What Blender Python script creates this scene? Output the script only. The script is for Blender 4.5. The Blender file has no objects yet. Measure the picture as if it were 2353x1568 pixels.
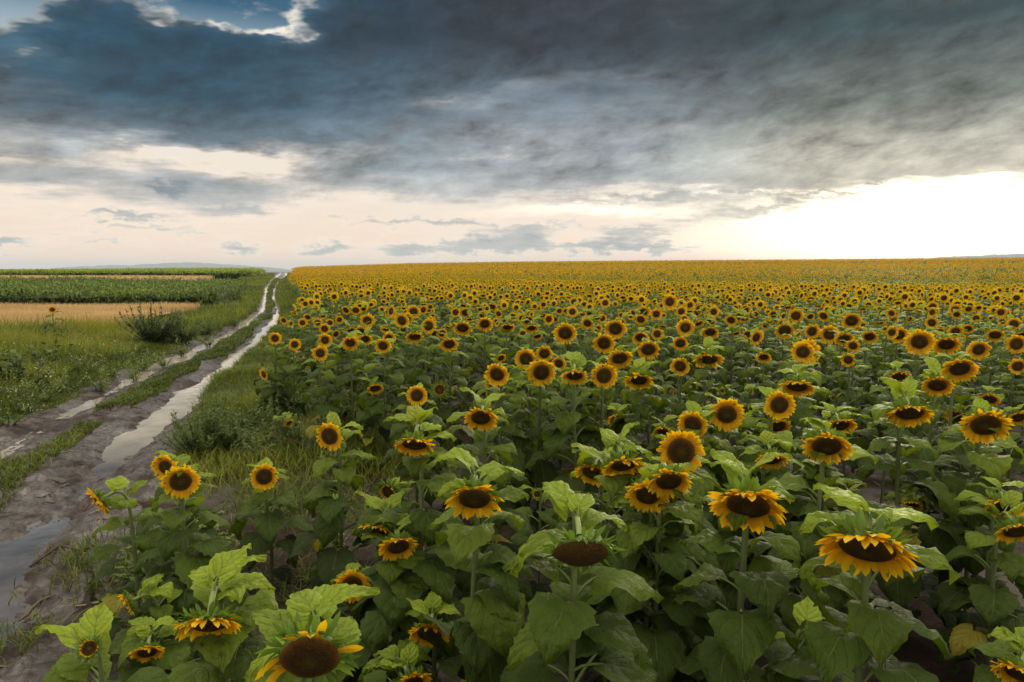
import bpy, math, random
import numpy as np
from math import radians as R, sin, cos, pi

rng = np.random.default_rng(7)
random.seed(7)
scene = bpy.context.scene
col = scene.collection

# ------------------------------------------------------------------ camera
CAM_H, PITCH, FPX = 2.35, R(5.9), 1568.0      # photo measured on a 2353 x 1568 grid
CX, CY = 1176.5, 784.0
cd = bpy.data.cameras.new('camera'); cam = bpy.data.objects.new('camera', cd); col.objects.link(cam)
cd.sensor_width = 36; cd.lens = 36 * FPX / 2353.0
cd.clip_start = 0.05; cd.clip_end = 30000
cam.location = (0, 0, CAM_H); cam.rotation_euler = (R(90) - PITCH, 0, 0)
scene.camera = cam

def ray(x, y):
    a, b = (x - CX) / FPX, -(y - CY) / FPX
    return np.array([a, cos(PITCH) + b * sin(PITCH), -sin(PITCH) + b * cos(PITCH)])
def ground_pt(x, y):
    d = ray(x, y); t = -CAM_H / d[2]
    return d * t + np.array([0, 0, CAM_H])
def az_el(x, y):
    d = ray(x, y); d = d / np.linalg.norm(d)
    return math.degrees(math.atan2(d[0], d[1])), math.degrees(math.asin(d[2]))

# ------------------------------------------------------------------ noise
def _hash(ix, iy, seed):
    h = (ix.astype(np.int64) * 374761393 + iy.astype(np.int64) * 668265263 + seed * 974711) & 0xffffffff
    h = ((h ^ (h >> 13)) * 1274126177) & 0xffffffff
    return ((h ^ (h >> 16)) & 0xffff) / 65535.0
def vnoise(x, y, seed=0):
    x = np.asarray(x, float); y = np.asarray(y, float)
    ix, iy = np.floor(x), np.floor(y); fx, fy = x - ix, y - iy
    fx = fx * fx * (3 - 2 * fx); fy = fy * fy * (3 - 2 * fy)
    a, b = _hash(ix, iy, seed), _hash(ix + 1, iy, seed)
    c, d = _hash(ix, iy + 1, seed), _hash(ix + 1, iy + 1, seed)
    return (a * (1 - fx) + b * fx) * (1 - fy) + (c * (1 - fx) + d * fx) * fy
def fbm(x, y, seed=0, octv=4, gain=.5):
    s, a, n = 0, 1, 0
    for k in range(octv):
        s = s + a * (vnoise(np.asarray(x) * 2**k + 17.3 * k, np.asarray(y) * 2**k - 9.1 * k, seed + k) - .5); n += a; a *= gain
    return s / n * 2
def sstep(a, b, x):
    t = np.clip((np.asarray(x, float) - a) / (b - a), 0, 1); return t * t * (3 - 2 * t)

# ------------------------------------------------------------------ terrain and track layout
LE = [(-12, -5.2), (-5, -5.4), (3, -6.2)] + [tuple(ground_pt(*p)[[1, 0]]) for p in
     [(0, 985), (190, 900), (300, 850), (500, 762), (582, 716), (597, 692), (604, 670), (626, 652)]] + [(180, -62.), (330, -112.)]
RE = [(-12, -.6), (-5, -1.5)] + [tuple(ground_pt(*p)[[1, 0]]) for p in
     [(150, 1568), (255, 1320), (330, 1160), (420, 1010), (525, 895), (622, 798), (662, 750), (660, 712), (642, 688), (641, 671), (650, 655)]] + [(180, -58.5), (330, -108.)]
LE = np.array(LE); RE = np.array(RE)
def road_l(y): return np.interp(y, LE[:, 0], LE[:, 1])
def road_r(y): return np.interp(y, RE[:, 0], RE[:, 1])

def terrain(x, y):
    x = np.asarray(x, float); y = np.asarray(y, float)
    r = np.hypot(x, y); az = np.degrees(np.arctan2(x, y))
    A_r = np.interp(az, [-60, -18.5, -17, -8, 0, 12, 40, 60], [.9, .9, 2.2, 3.6, 4.2, 4.6, 4.9, 4.9])
    z_r = A_r * sstep(45, 290, r) - .5 * np.exp(-((r - 75) / 22)**2) * sstep(-10, 15, az)
    z_l = .95 * sstep(48, 125, r) + .5 * sstep(120, 190, r) * sstep(-37, -22, az)
    w = sstep(-19.5, -17.5, az)
    z = z_l * (1 - w) + z_r * w
    z = z * (1 - sstep(330, 900, r)) - 6 * sstep(330, 1000, r)
    front = sstep(-.05, .15, y / np.maximum(r, 1e-6))
    return z * front

def obj(name, verts, faces, mats, parent=None, mi=None, attrs=None, uv=None, smooth=True, link=True):
    """one mesh object from arrays; faces: (n,4) / (n,3) arrays or a list of such arrays"""
    me = bpy.data.meshes.new(name)
    fl = faces if isinstance(faces, list) else [faces]
    fl = [np.asarray(f, np.int32) for f in fl if len(f)]
    loops = np.concatenate([f.ravel() for f in fl]); nl = np.concatenate([np.full(len(f), f.shape[1], np.int32) for f in fl])
    verts = np.asarray(verts, np.float32)
    me.vertices.add(len(verts)); me.vertices.foreach_set('co', verts.ravel())
    me.loops.add(len(loops)); me.loops.foreach_set('vertex_index', loops)
    me.polygons.add(len(nl)); me.polygons.foreach_set('loop_start', np.concatenate([[0], np.cumsum(nl)[:-1]]).astype(np.int32))
    for m in (mats if isinstance(mats, (list, tuple)) else [mats]): me.materials.append(m)
    if mi is not None: me.polygons.foreach_set('material_index', np.asarray(mi, np.int32))
    if uv is not None:
        l = me.uv_layers.new(name='UVMap'); l.data.foreach_set('uv', np.asarray(uv, np.float32)[loops].ravel())
    for k, v in (attrs or {}).items():
        a = me.attributes.new(k, 'FLOAT', 'POINT'); a.data.foreach_set('value', np.asarray(v, np.float32))
    me.update(calc_edges=True)
    me.polygons.foreach_set('use_smooth', np.full(len(nl), smooth))
    o = bpy.data.objects.new(name, me)
    if link: col.objects.link(o)
    if parent is not None: o.parent = parent
    return o
def tag(o, label=None, cat=None, group=None, kind=None):
    if label: o['label'] = label
    if cat: o['category'] = cat
    if group: o['group'] = group
    if kind: o['kind'] = kind
    return o
def empty(name, loc):
    o = bpy.data.objects.new(name, None); o.empty_display_size = .1; o.location = loc; col.objects.link(o); return o
def grid_faces(nu, nv, off=0):
    i, j = np.meshgrid(np.arange(nu - 1), np.arange(nv - 1), indexing='ij')
    a = (i * nv + j).ravel() + off
    return np.stack([a, a + nv, a + nv + 1, a + 1], 1)

class Acc:
    """collects verts / quads / uv / tone / material index"""
    def __init__(s): s.v, s.f, s.uv, s.t, s.m, s.n = [], [], [], [], [], 0
    def add(s, v, f, uv=None, tone=.5, m=0):
        v = np.asarray(v, float); k = len(v)
        s.v.append(v); s.f.append(np.asarray(f) + s.n); s.n += k
        s.uv.append(np.zeros((k, 2)) + (.5, .5) if uv is None else np.asarray(uv))
        s.t.append(np.full(k, tone) if np.isscalar(tone) else np.asarray(tone)); s.m.append(np.full(len(f), m))
    def arrays(s):
        return np.concatenate(s.v), np.concatenate(s.f), np.concatenate(s.uv), np.concatenate(s.t), np.concatenate(s.m)
    def build(s, name, mats, parent=None, link=True):
        v, f, uv, t, m = s.arrays()
        return obj(name, v, f, mats, parent, m, {'tone': t}, uv, True, link)

# ------------------------------------------------------------------ node helper
class X:
    """tiny expression wrapper over math nodes"""
    nt = None
    def __init__(s, sock): s.s = sock
    @staticmethod
    def m(op, a, b=None, c=None, clamp=False):
        n = X.nt.nodes.new('ShaderNodeMath'); n.operation = op; n.use_clamp = clamp
        for k, v in enumerate((a, b, c)):
            if v is None: continue
            if isinstance(v, X): X.nt.links.new(v.s, n.inputs[k])
            else: n.inputs[k].default_value = float(v)
        return X(n.outputs[0])
    def __add__(s, o): return X.m('ADD', s, o)
    __radd__ = __add__
    def __sub__(s, o): return X.m('SUBTRACT', s, o)
    def __rsub__(s, o): return X.m('SUBTRACT', o, s)
    def __mul__(s, o): return X.m('MULTIPLY', s, o)
    __rmul__ = __mul__
    def __truediv__(s, o): return X.m('DIVIDE', s, o)
def clamp01(a): return X.m('ADD', a, 0., clamp=True)
def smooth(a, lo, hi):
    n = X.nt.nodes.new('ShaderNodeMapRange'); n.interpolation_type = 'SMOOTHSTEP'
    X.nt.links.new(a.s, n.inputs['Value']); n.inputs['From Min'].default_value = lo; n.inputs['From Max'].default_value = hi
    return X(n.outputs['Result'])
def mixc(f, a, b, mode='MIX'):
    n = X.nt.nodes.new('ShaderNodeMix'); n.data_type = 'RGBA'; n.blend_type = mode
    for k, v in (('Factor', f), (6, a), (7, b)):
        i = n.inputs[0] if k == 'Factor' else n.inputs[k]
        if isinstance(v, X): X.nt.links.new(v.s, i)
        elif isinstance(v, (int, float)): i.default_value = v
        else: i.default_value = (*v, 1)
    return X(n.outputs[2])
def ramp(f, stops, interp='LINEAR'):
    n = X.nt.nodes.new('ShaderNodeValToRGB'); n.color_ramp.interpolation = interp
    e = n.color_ramp.elements
    while len(e) < len(stops): e.new(.5)
    for q, (p, c) in zip(e, stops): q.position = p; q.color = (*c, 1)
    X.nt.links.new(f.s, n.inputs[0]); return X(n.outputs[0])
def noise(vec, scale, detail=4, rough=.5, dist=0, out='Fac'):
    n = X.nt.nodes.new('ShaderNodeTexNoise'); n.inputs['Scale'].default_value = scale
    n.inputs['Detail'].default_value = detail; n.inputs['Roughness'].default_value = rough; n.inputs['Distortion'].default_value = dist
    if vec is not None: X.nt.links.new(vec.s, n.inputs['Vector'])
    return X(n.outputs[out])
def attr(name):
    n = X.nt.nodes.new('ShaderNodeAttribute'); n.attribute_name = name; return X(n.outputs['Fac'])
def vec(x, y, z):
    n = X.nt.nodes.new('ShaderNodeCombineXYZ')
    for i, v in enumerate((x, y, z)):
        if isinstance(v, X): X.nt.links.new(v.s, n.inputs[i])
        else: n.inputs[i].default_value = v
    return X(n.outputs[0])
def sep(v):
    n = X.nt.nodes.new('ShaderNodeSeparateXYZ'); X.nt.links.new(v.s, n.inputs[0]); return [X(o) for o in n.outputs]
def texco(name):
    n = X.nt.nodes.new('ShaderNodeTexCoord'); return X(n.outputs[name])
def geo(name):
    n = X.nt.nodes.new('ShaderNodeNewGeometry'); return X(n.outputs[name])
def bump(h, strength, dist):
    n = X.nt.nodes.new('ShaderNodeBump'); n.inputs['Strength'].default_value = strength; n.inputs['Distance'].default_value = dist
    X.nt.links.new(h.s, n.inputs['Height']); return X(n.outputs[0])
def new_mat(name):
    m = bpy.data.materials.new(name); m.use_nodes = True; X.nt = m.node_tree; X.nt.nodes.clear(); return m
def principled(base, rough=.5, spec=.5, normal=None, sheen=0):
    n = X.nt.nodes.new('ShaderNodeBsdfPrincipled')
    for k, v in (('Base Color', base), ('Roughness', rough), ('Specular IOR Level', spec), ('Sheen Weight', sheen)):
        if isinstance(v, X): X.nt.links.new(v.s, n.inputs[k])
        elif isinstance(v, (int, float)): n.inputs[k].default_value = v
        else: n.inputs[k].default_value = (*v, 1)
    if normal is not None: X.nt.links.new(normal.s, n.inputs['Normal'])
    return n.outputs[0]
def translucent(base, normal=None):
    n = X.nt.nodes.new('ShaderNodeBsdfTranslucent')
    if isinstance(base, X): X.nt.links.new(base.s, n.inputs[0])
    else: n.inputs[0].default_value = (*base, 1)
    return n.outputs[0]
def out(sh): 
    o = X.nt.nodes.new('ShaderNodeOutputMaterial'); X.nt.links.new(sh, o.inputs[0])
def mixsh(f, a, b):
    n = X.nt.nodes.new('ShaderNodeMixShader')
    if isinstance(f, X): X.nt.links.new(f.s, n.inputs[0])
    else: n.inputs[0].default_value = f
    X.nt.links.new(a, n.inputs[1]); X.nt.links.new(b, n.inputs[2]); return n.outputs[0]

# ------------------------------------------------------------------ world
SUN_AZ, SUN_EL = 29.0, 11.0
# cloud masses: centre and radii on the photo grid (turned into azimuth / elevation), weight
BLOBS = [(120, 225, 480, 95, 1.0), (560, 205, 400, 90, 1.0), (960, 140, 330, 95, 1.0), (1330, 60, 420, 110, .95),
         (1800, 60, 420, 110, .85), (2300, 110, 330, 140, .85), (350, 95, 260, 60, .45), (640, 285, 200, 28, .35),
         (1000, 340, 240, 58, .46), (1430, 290, 300, 95, .50), (1850, 240, 420, 105, .62), (2280, 250, 330, 90, .58), (830, 375, 150, 45, .45), (1250, 410, 420, 40, .36), (1700, 395, 330, 34, .38), (2250, 372, 260, 26, .36),
         (10, 0, 150, 55, -.8), (630, 26, 130, 44, -.75), (330, 50, 160, 60, .45), (800, 20, 60, 40, .3), (470, 352, 230, 32, -.7), (1210, 190, 140, 30, -.85), (1010, 232, 180, 22, -.7), (1420, 150, 150, 16, -.5), (1600, 190, 200, 14, -.25), (2000, 300, 300, 18, -.35), (2200, 340, 200, 10, -.25), (760, 330, 90, 16, -.5), (1540, 25, 20, 16, -.5), (1150, 372, 70, 10, -.4),
         (2170, 495, 280, 56, -.42), (70, 415, 220, 26, .40), (500, 445, 110, 40, .42), (180, 150, 90, 20, -.4)]
LOWCLOUDS = [(555, 568, 38, 15, .75), (755, 572, 55, 14, .7), (930, 573, 60, 14, .6), (1050, 568, 60, 18, .55), (1140, 556, 70, 24, .65), (1225, 546, 40, 22, .6), (1430, 556, 80, 20, .6), (1530, 570, 90, 10, .4), (1330, 570, 160, 12, .45), (1620, 505, 120, 14, .4), (1500, 530, 150, 10, .35), (1500, 455, 200, 12, .4), (8, 560, 40, 14, .7),
             (375, 432, 38, 10, .6), (280, 500, 110, 8, .42), (330, 525, 120, 7, .36), (230, 556, 80, 5, .34), (460, 540, 70, 5, .3), (1750, 478, 140, 16, .6), (1980, 440, 160, 8, .4), (2150, 520, 200, 7, .35), (900, 512, 220, 10, .36), (1250, 520, 200, 8, .25), (560, 487, 90, 12, .3)]
GLARE = [(2180, 500, 290, 80, 1.3), (1740, 440, 170, 12, .6), (1400, 488, 190, 10, .35), (2353, 420, 260, 22, .6), (2050, 560, 280, 40, .4), (2200, 378, 60, 5, .6)]
SILVER = [(620, 35, 140, 55, 1.2), (700, 310, 110, 40, .9), (1220, 195, 90, 40, .7), (880, 455, 300, 20, .7), (200, 155, 50, 25, .6), (1540, 25, 22, 22, .5)]
UP_A, UP_B = (1.9, 1.78, 1.48), (3.5, 3.2, 2.6)
BACK_A, BACK_B = (.85, .80, .70), (1.45, 1.3, 1.06)

def vmath(op, a, b=None, c=None, val=False):
    n = X.nt.nodes.new('ShaderNodeVectorMath'); n.operation = op
    for i, v in enumerate((a, b, c)):
        if v is None: continue
        if isinstance(v, X): X.nt.links.new(v.s, n.inputs[i])
        else: n.inputs[i].default_value = v
    return X(n.outputs['Value' if val else 'Vector'])

def build_world():
    w = bpy.data.worlds.new('World'); scene.world = w; w.use_nodes = True
    X.nt = w.node_tree; X.nt.nodes.clear()
    deg = 180 / pi
    D = texco('Generated'); dx, dy, dz = sep(D)
    az = X.m('ARCTAN2', dx, dy) * deg
    el = X.m('ARCSINE', dz) * deg
    q = X.m('MAXIMUM', dz, 0.) + .09
    px, py = dx / q, dy / q                       # plane of the cloud deck: clouds foreshorten towards the horizon
    n1 = X.nt.nodes.new('ShaderNodeTexNoise'); n1.inputs['Scale'].default_value = 1.15; n1.inputs['Detail'].default_value = 5; n1.inputs['Roughness'].default_value = .6
    X.nt.links.new(vec(px, py, 0.).s, n1.inputs['Vector'])
    c1 = sep(X(n1.outputs['Color']))
    amp = X.m('MINIMUM', X.m('MAXIMUM', el * .75, 1.2), 14.)
    W = vec(az + (c1[0] - .5) * amp * 2.4, el + (c1[1] - .5) * amp, 0.)
    def blobs(lst, src):
        acc = None
        for (x, y, rx, ry, a) in lst:
            A, E = az_el(x, y); sx, sy = FPX / rx / deg, FPX / ry / deg
            v = vmath('MULTIPLY_ADD', src, (sx, sy, 0), (-A * sx, -E * sy, 0))
            g = X.m('EXPONENT', vmath('DOT_PRODUCT', v, v, val=True) * -1.)
            acc = X.m('MULTIPLY_ADD', g, a, acc if acc is not None else 0.)
        return acc
    d = blobs(BLOBS, W)
    d = 1.25 - 1.25 * X.m('EXPONENT', X.m('MAXIMUM', d, -.6) * -1.25)          # soft saturation keeps detail inside the thick cloud
    rot = R(-14); rx_, ry_ = px * cos(rot) - py * sin(rot), px * sin(rot) + py * cos(rot)
    fine = noise(vec(rx_ * .8, ry_ * 1.5, .3), 2.6, 6, .62, .15) - .5
    puff = noise(vec(az * .095 + (c1[0] - .5) * .9, el * .26 + (c1[1] - .5) * .9 - az * .05, 7.), 1.0, 8, .64, .0) - .5
    high = smooth(el, 1., 14.)
    puf2_ = noise(vec(az * .36 + (c1[0] - .5) * .9, el * .72 + (c1[2] - .5) * .9 - az * .12, 3.), 1.0, 6, .62, .0) - .5
    fine = fine * .62 + puff * .85
    d = d + fine * (high * .95 + .55) + (c1[2] - .5) * .30 + .03 + smooth(el, 2.5, 6.) * (1. - smooth(el, 8., 11.)) * .09 + puf2_ * smooth(el, 7., 14.) * .55
    pl = noise(vec(az * .45, el * .9, 11.), 1.0, 5, .62, .0) - .5
    low = blobs(LOWCLOUDS, vec(az + (c1[2] - .5) * 2. + pl * 2., el + pl * 3.4 + (c1[0] - .5) * .6, 0.))
    d = d + low * (1. + fine * 1.5)
    up = smooth(el, 23., 42.); back = smooth(dy * -1., -.25, .45)
    sky = X.nt.nodes.new('ShaderNodeTexSky'); sky.sky_type = 'NISHITA'; sky.sun_disc = False
    sky.sun_elevation = R(SUN_EL); sky.sun_rotation = R(SUN_AZ)
    nish = mixc(1., X(sky.outputs[0]), (.10, .10, .10), 'MULTIPLY')
    e25 = clamp01(el / 25.)
    clear = ramp(e25, [(0., (1.22, .86, .62)), (.06, (1.10, .84, .64)), (.16, (.98, .81, .65)), (.32, (.95, .84, .71)), (.50, (.84, .86, .82)), (.64, (.34, .46, .53)), (.76, (.022, .110, .20)), (1., (.006, .066, .14))])
    clear = mixc(.05, clear, nish)
    bluef = smooth(az, 4., -24.); rightf = smooth(az, 6., 26.)
    def by_el(l, c, r):
        k = mixc(bluef, ramp(e25, c), ramp(e25, l)); return mixc(rightf, k, ramp(e25, r))
    dark = by_el([(.10, (.34, .38, .40)), (.40, (.10, .15, .19)), (.50, (.016, .064, .105)), (.75, (.004, .040, .076)), (1., (.006, .046, .08))],
                 [(.10, (.38, .40, .40)), (.34, (.27, .31, .34)), (.56, (.105, .145, .185)), (.70, (.026, .036, .052)), (1., (.022, .025, .036))],
                 [(.10, (.60, .55, .45)), (.34, (.52, .50, .41)), (.48, (.17, .195, .175)), (.68, (.030, .054, .062)), (1., (.028, .050, .062))])
    mid = by_el([(.10, (.60, .58, .54)), (.36, (.42, .43, .43)), (.52, (.060, .125, .18)), (.75, (.016, .066, .115)), (1., (.03, .095, .16))],
                [(.10, (.58, .56, .52)), (.34, (.44, .46, .46)), (.56, (.24, .28, .315)), (.70, (.080, .095, .112)), (1., (.06, .065, .075))],
                [(.10, (.80, .72, .58)), (.34, (.72, .67, .54)), (.48, (.30, .31, .26)), (.68, (.060, .085, .085)), (1., (.06, .085, .09))])
    edge = by_el([(.08, (1.1, .90, .72)), (.40, (.90, .80, .68)), (.60, (.40, .42, .42)), (.80, (.16, .23, .29)), (1., (.13, .2, .26))],
                 [(.08, (1.1, .92, .74)), (.38, (.80, .74, .66)), (.60, (.50, .49, .46)), (.80, (.22, .23, .24)), (1., (.2, .2, .2))],
                 [(.08, (1.3, 1.1, .85)), (.38, (.90, .80, .64)), (.60, (.40, .40, .34)), (.80, (.14, .165, .155)), (1., (.1, .12, .12))])
    c = mixc(smooth(d, -.05, .28), clear, edge)
    c = mixc(smooth(d, .14, .56), c, mid)
    c = mixc(smooth(d, .46, 1.05), c, dark)
    puf2 = puf2_
    shade = 1. + (puff * 3.0 + puf2 * 2.0) * smooth(d, .05, .4) * smooth(el, 2., 10.)
    shade = X.m('MAXIMUM', shade, .30)
    c = vmath('SCALE', c, None); X.nt.links.new(shade.s, c.s.node.inputs['Scale'])
    gl = blobs(GLARE, W) * (1. - smooth(d, .12, .80))
    c = mixc(1., c, mixc(clamp01(gl), (0, 0, 0), (1.7, 1.45, 1.10)), 'ADD')
    silver = blobs(SILVER, W) * smooth(d, -.30, .15) * (1. - smooth(d, .20, .60)) * clamp01(.35 + puf2_ * 5. + fine * 1.5)
    c = mixc(clamp01(silver), c, (.95, .87, .74))
    c = mixc(up, c, mixc(clamp01(fine + .5), UP_A, UP_B))
    c = mixc(back, c, mixc(clamp01(fine * 1.2 + .5), BACK_A, BACK_B))
    c = mixc(smooth(el, -1., -4.), c, (.10, .09, .07))
    bg = X.nt.nodes.new('ShaderNodeBackground'); X.nt.links.new(c.s, bg.inputs[0]); bg.inputs[1].default_value = 1.
    o = X.nt.nodes.new('ShaderNodeOutputWorld'); X.nt.links.new(bg.outputs[0], o.inputs[0])
    w.cycles.sampling_method = 'MANUAL'; w.cycles.sample_map_resolution = 512
build_world()

sd = bpy.data.lights.new('sun', 'SUN'); sd.energy = 2.0; sd.angle = R(12); sd.color = (1, .86, .66)
so = bpy.data.objects.new('sun', sd); col.objects.link(so)
so.rotation_euler = (R(90 - SUN_EL), 0, R(180 - SUN_AZ))
# ------------------------------------------------------------------ setting materials
def mat_soil():
    m = new_mat('soil'); p = texco('Object')
    a = noise(p, .9, 5, .6); b = noise(p, 9, 6, .65); c = noise(p, 45, 4, .6)
    base = ramp(a * .45 + b * .55, [(.30, (.012, .008, .006)), (.48, (.026, .016, .012)), (.62, (.055, .038, .030)), (.8, (.09, .068, .054))])
    wet = smooth(a, .42, .58)
    n = bump(b * .7 + c * .3, .7, .05)
    out(principled(base, .95 - wet * .42, .12 + wet * .22, n)); return m
def mat_mud():
    m = new_mat('wet_mud'); p = texco('Object')
    a = noise(p, .55, 5, .55); b = noise(p, 3.4, 6, .62, .6); c = noise(p, 22, 5, .6); d = noise(p, 90, 3, .6)
    base = ramp(b * .60 + c * .40 + a * .25 - .125, [(.30, (.009, .005, .003)), (.42, (.020, .011, .008)), (.52, (.040, .025, .019)), (.66, (.076, .053, .044)), (.80, (.050, .032, .021))])
    wet = smooth(a * .6 + b * .4, .42, .56)
    h = b * .35 + c * .45 + d * .2
    n = bump(h, .55, .05)
    out(principled(base,   .55 - wet * .42, .16 + wet * .60, n)); return m
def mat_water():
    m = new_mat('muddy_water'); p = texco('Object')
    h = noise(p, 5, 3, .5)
    b = noise(p, 2.2, 5, .6); painted_reflection = attr('tone')
    out(principled(mixc(painted_reflection, ramp(b, [(.35, (.060, .052, .050)), (.7, (.13, .114, .108))]), ramp(b, [(.35, (.36, .32, .26)), (.7, (.56, .50, .42))])), .045, .9, bump(h, .08, .03))); return m  # second ramp paints bright sky reflection into the water's base colour
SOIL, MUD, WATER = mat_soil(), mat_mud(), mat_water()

# ------------------------------------------------------------------ ground sheet
def build_ground():
    rr = np.concatenate([np.geomspace(.5, 60, 330), np.geomspace(61.5, 9000, 110)])
    aa = np.concatenate([np.linspace(-50, 50, 640), np.linspace(50.8, 309.2, 120)])
    r, a = np.meshgrid(rr, np.radians(aa), indexing='ij')
    x, y = r * np.sin(a), r * np.cos(a)
    z = terrain(x, y)
    near = 1 - sstep(25, 60, r)
    z = z + near * (.05 * fbm(x * 1.1, y * 1.1, 3, 4) + .035 * fbm(x * 5, y * 5, 9, 3)) + near * .01
    xl, xr = road_l(y), road_r(y); w = xr - xl
    t = (x - xl) / w
    inside = sstep(.03, .14, t) * (1 - sstep(.86, .97, t)) * (y < 330)
    z = z - .30 * inside
    nu, nv = r.shape
    v = np.stack([x, y, z], -1).reshape(-1, 3)
    f = grid_faces(nu, nv)
    i = np.arange(nu - 1) * nv
    f = np.concatenate([f, np.stack([i + nv - 1, i + nv - 1 + nv, i + nv, i], 1)])
    o = obj('ground', v, f[:, ::-1], SOIL); tag(o, kind='structure')
build_ground()

def rut_profile(t, y):
    d1 = (.085 + .03 * sstep(10, 14, y)) * np.exp(-((t - .22 - .03 * np.sin(y * .31)) / .105)**2)
    d2 = (.115 + .05 * sstep(7.5, 10, y)) * np.exp(-((t - .77 + .03 * np.sin(y * .23 + 1)) / (.095 + .03 * sstep(8, 11, y)))**2)
    return .03 - d1 - d2
ROADY = np.concatenate([np.arange(-2, 3, .12), np.geomspace(3.02, 330, 620)])
def road_z(x, y):
    t = (x - road_l(y)) / (road_r(y) - road_l(y))
    k = 1 / (1 + np.maximum(y - 15, 0) * .02)
    z = rut_profile(t, y)
    z = z + .060 * fbm(x * .9, y * .55, 21, 4) + k * .060 * fbm(x * 1.9 + .4 * y, y * .9, 26, 3) + k * .045 * fbm(x * 3.2, y * 2.2, 31, 4) + (k + .8 * (1 - sstep(7, 12, y))) * (.030 * np.abs(fbm(x * 9, y * 6, 41, 3)) + .022 * np.abs(fbm(x * 4 + y, y * 5, 47, 4))) + k * .020 * fbm(t * 42, y * .55, 43, 3)
    edge = sstep(.0, -.12, t) + sstep(1., 1.12, t)
    return terrain(x, y) + z - .16 * edge, t
def build_road():
    tt = np.linspace(-.12, 1.12, 190)
    y, t = np.meshgrid(ROADY, tt, indexing='ij')
    x = road_l(y) + t * (road_r(y) - road_l(y))
    z, _ = road_z(x, y)
    o = obj('dirt_road', np.stack([x, y, z], -1).reshape(-1, 3), grid_faces(*y.shape)[:, ::-1], MUD); tag(o, kind='structure')
    yy = ROADY[::2]; tt = np.linspace(.0, 1.0, 14)
    y, t = np.meshgrid(yy, tt, indexing='ij'); x = road_l(y) + t * (road_r(y) - road_l(y))
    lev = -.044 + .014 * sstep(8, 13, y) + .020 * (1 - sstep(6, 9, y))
    o = obj('puddle_water', np.stack([x, y, terrain(x, y) + lev], -1).reshape(-1, 3), grid_faces(*y.shape)[:, ::-1], WATER, attrs={'tone': (sstep(7.6, 9.6, y) * np.clip(.75 + .5 * fbm(x * .5, y * .25, 99, 3), 0, 1)).ravel()}); tag(o, kind='structure')  # tone pales the water beyond the foreground, as painted sky reflection
build_road()

# ------------------------------------------------------------------ distant hills and the air
def build_hills():
    m = new_mat('hill_cover'); p = texco('Object')
    out(principled(ramp(noise(p, .004, 5, .6), [(.3, (.06, .085, .075)), (.7, (.10, .12, .085))]), .9, .1))
    prof = [(-60, 0), (60, -10), (110, 2), (170, 9), (230, 11), (300, 12), (360, 15), (400, 18), (430, 19), (480, 16), (540, 12), (600, 9), (660, 4), (760, -10)]
    prof2 = [(1980, -20), (2080, 24), (2150, 30), (2230, 34), (2353, 38), (2600, 46), (2900, 20), (3000, -10)]
    for name, pr, dist, dep in (('hills', prof, 6000., 900.), ('hill_ridge', prof2, 4200., 700.)):
        px = np.linspace(pr[0][0], pr[-1][0], 160)
        hh = np.interp(px, [q[0] for q in pr], [q[1] for q in pr]) + 1.6 * fbm(px / 22., px * 0, 5, 4)
        azs = np.arctan((px - CX) / FPX); hgt = CAM_H + hh / FPX * dist
        tt = np.linspace(-1, 1, 15)
        A, T = np.meshgrid(azs, tt, indexing='ij'); H = np.repeat(hgt[:, None], 15, 1)
        rad = (dist + T * dep) / np.cos(A)
        z = (H + 30) * np.cos(T * pi / 2)**1.2 - 30 + 4 * fbm(A * 300, T * 5, 8, 3)
        o = obj(name, np.stack([rad * np.sin(A), rad * np.cos(A), z], -1).reshape(-1, 3), grid_faces(*A.shape), m); tag(o, kind='structure')
build_hills()
def build_haze():
    m = bpy.data.materials.new('haze_air'); m.use_nodes = True; X.nt = m.node_tree; X.nt.nodes.clear()
    n = X.nt.nodes.new('ShaderNodeVolumePrincipled'); n.inputs['Color'].default_value = (.72, .84, 1., 1); n.inputs['Density'].default_value = HAZE
    n.inputs['Anisotropy'].default_value = 0.
    o = X.nt.nodes.new('ShaderNodeOutputMaterial'); X.nt.links.new(n.outputs[0], o.inputs['Volume'])
    s, lo, hi = 9500., -45., 96.
    v = [(x, y, z) for z in (lo, hi) for x, y in ((-s, -s), (s, -s), (s, s), (-s, s))]
    h = obj('haze', v, np.array([(3, 2, 1, 0), (4, 5, 6, 7), (0, 1, 5, 4), (1, 2, 6, 5), (2, 3, 7, 6), (3, 0, 4, 7)]), m, smooth=False); tag(h, kind='stuff')
HAZE = 1.7e-4
if HAZE: build_haze()
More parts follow.
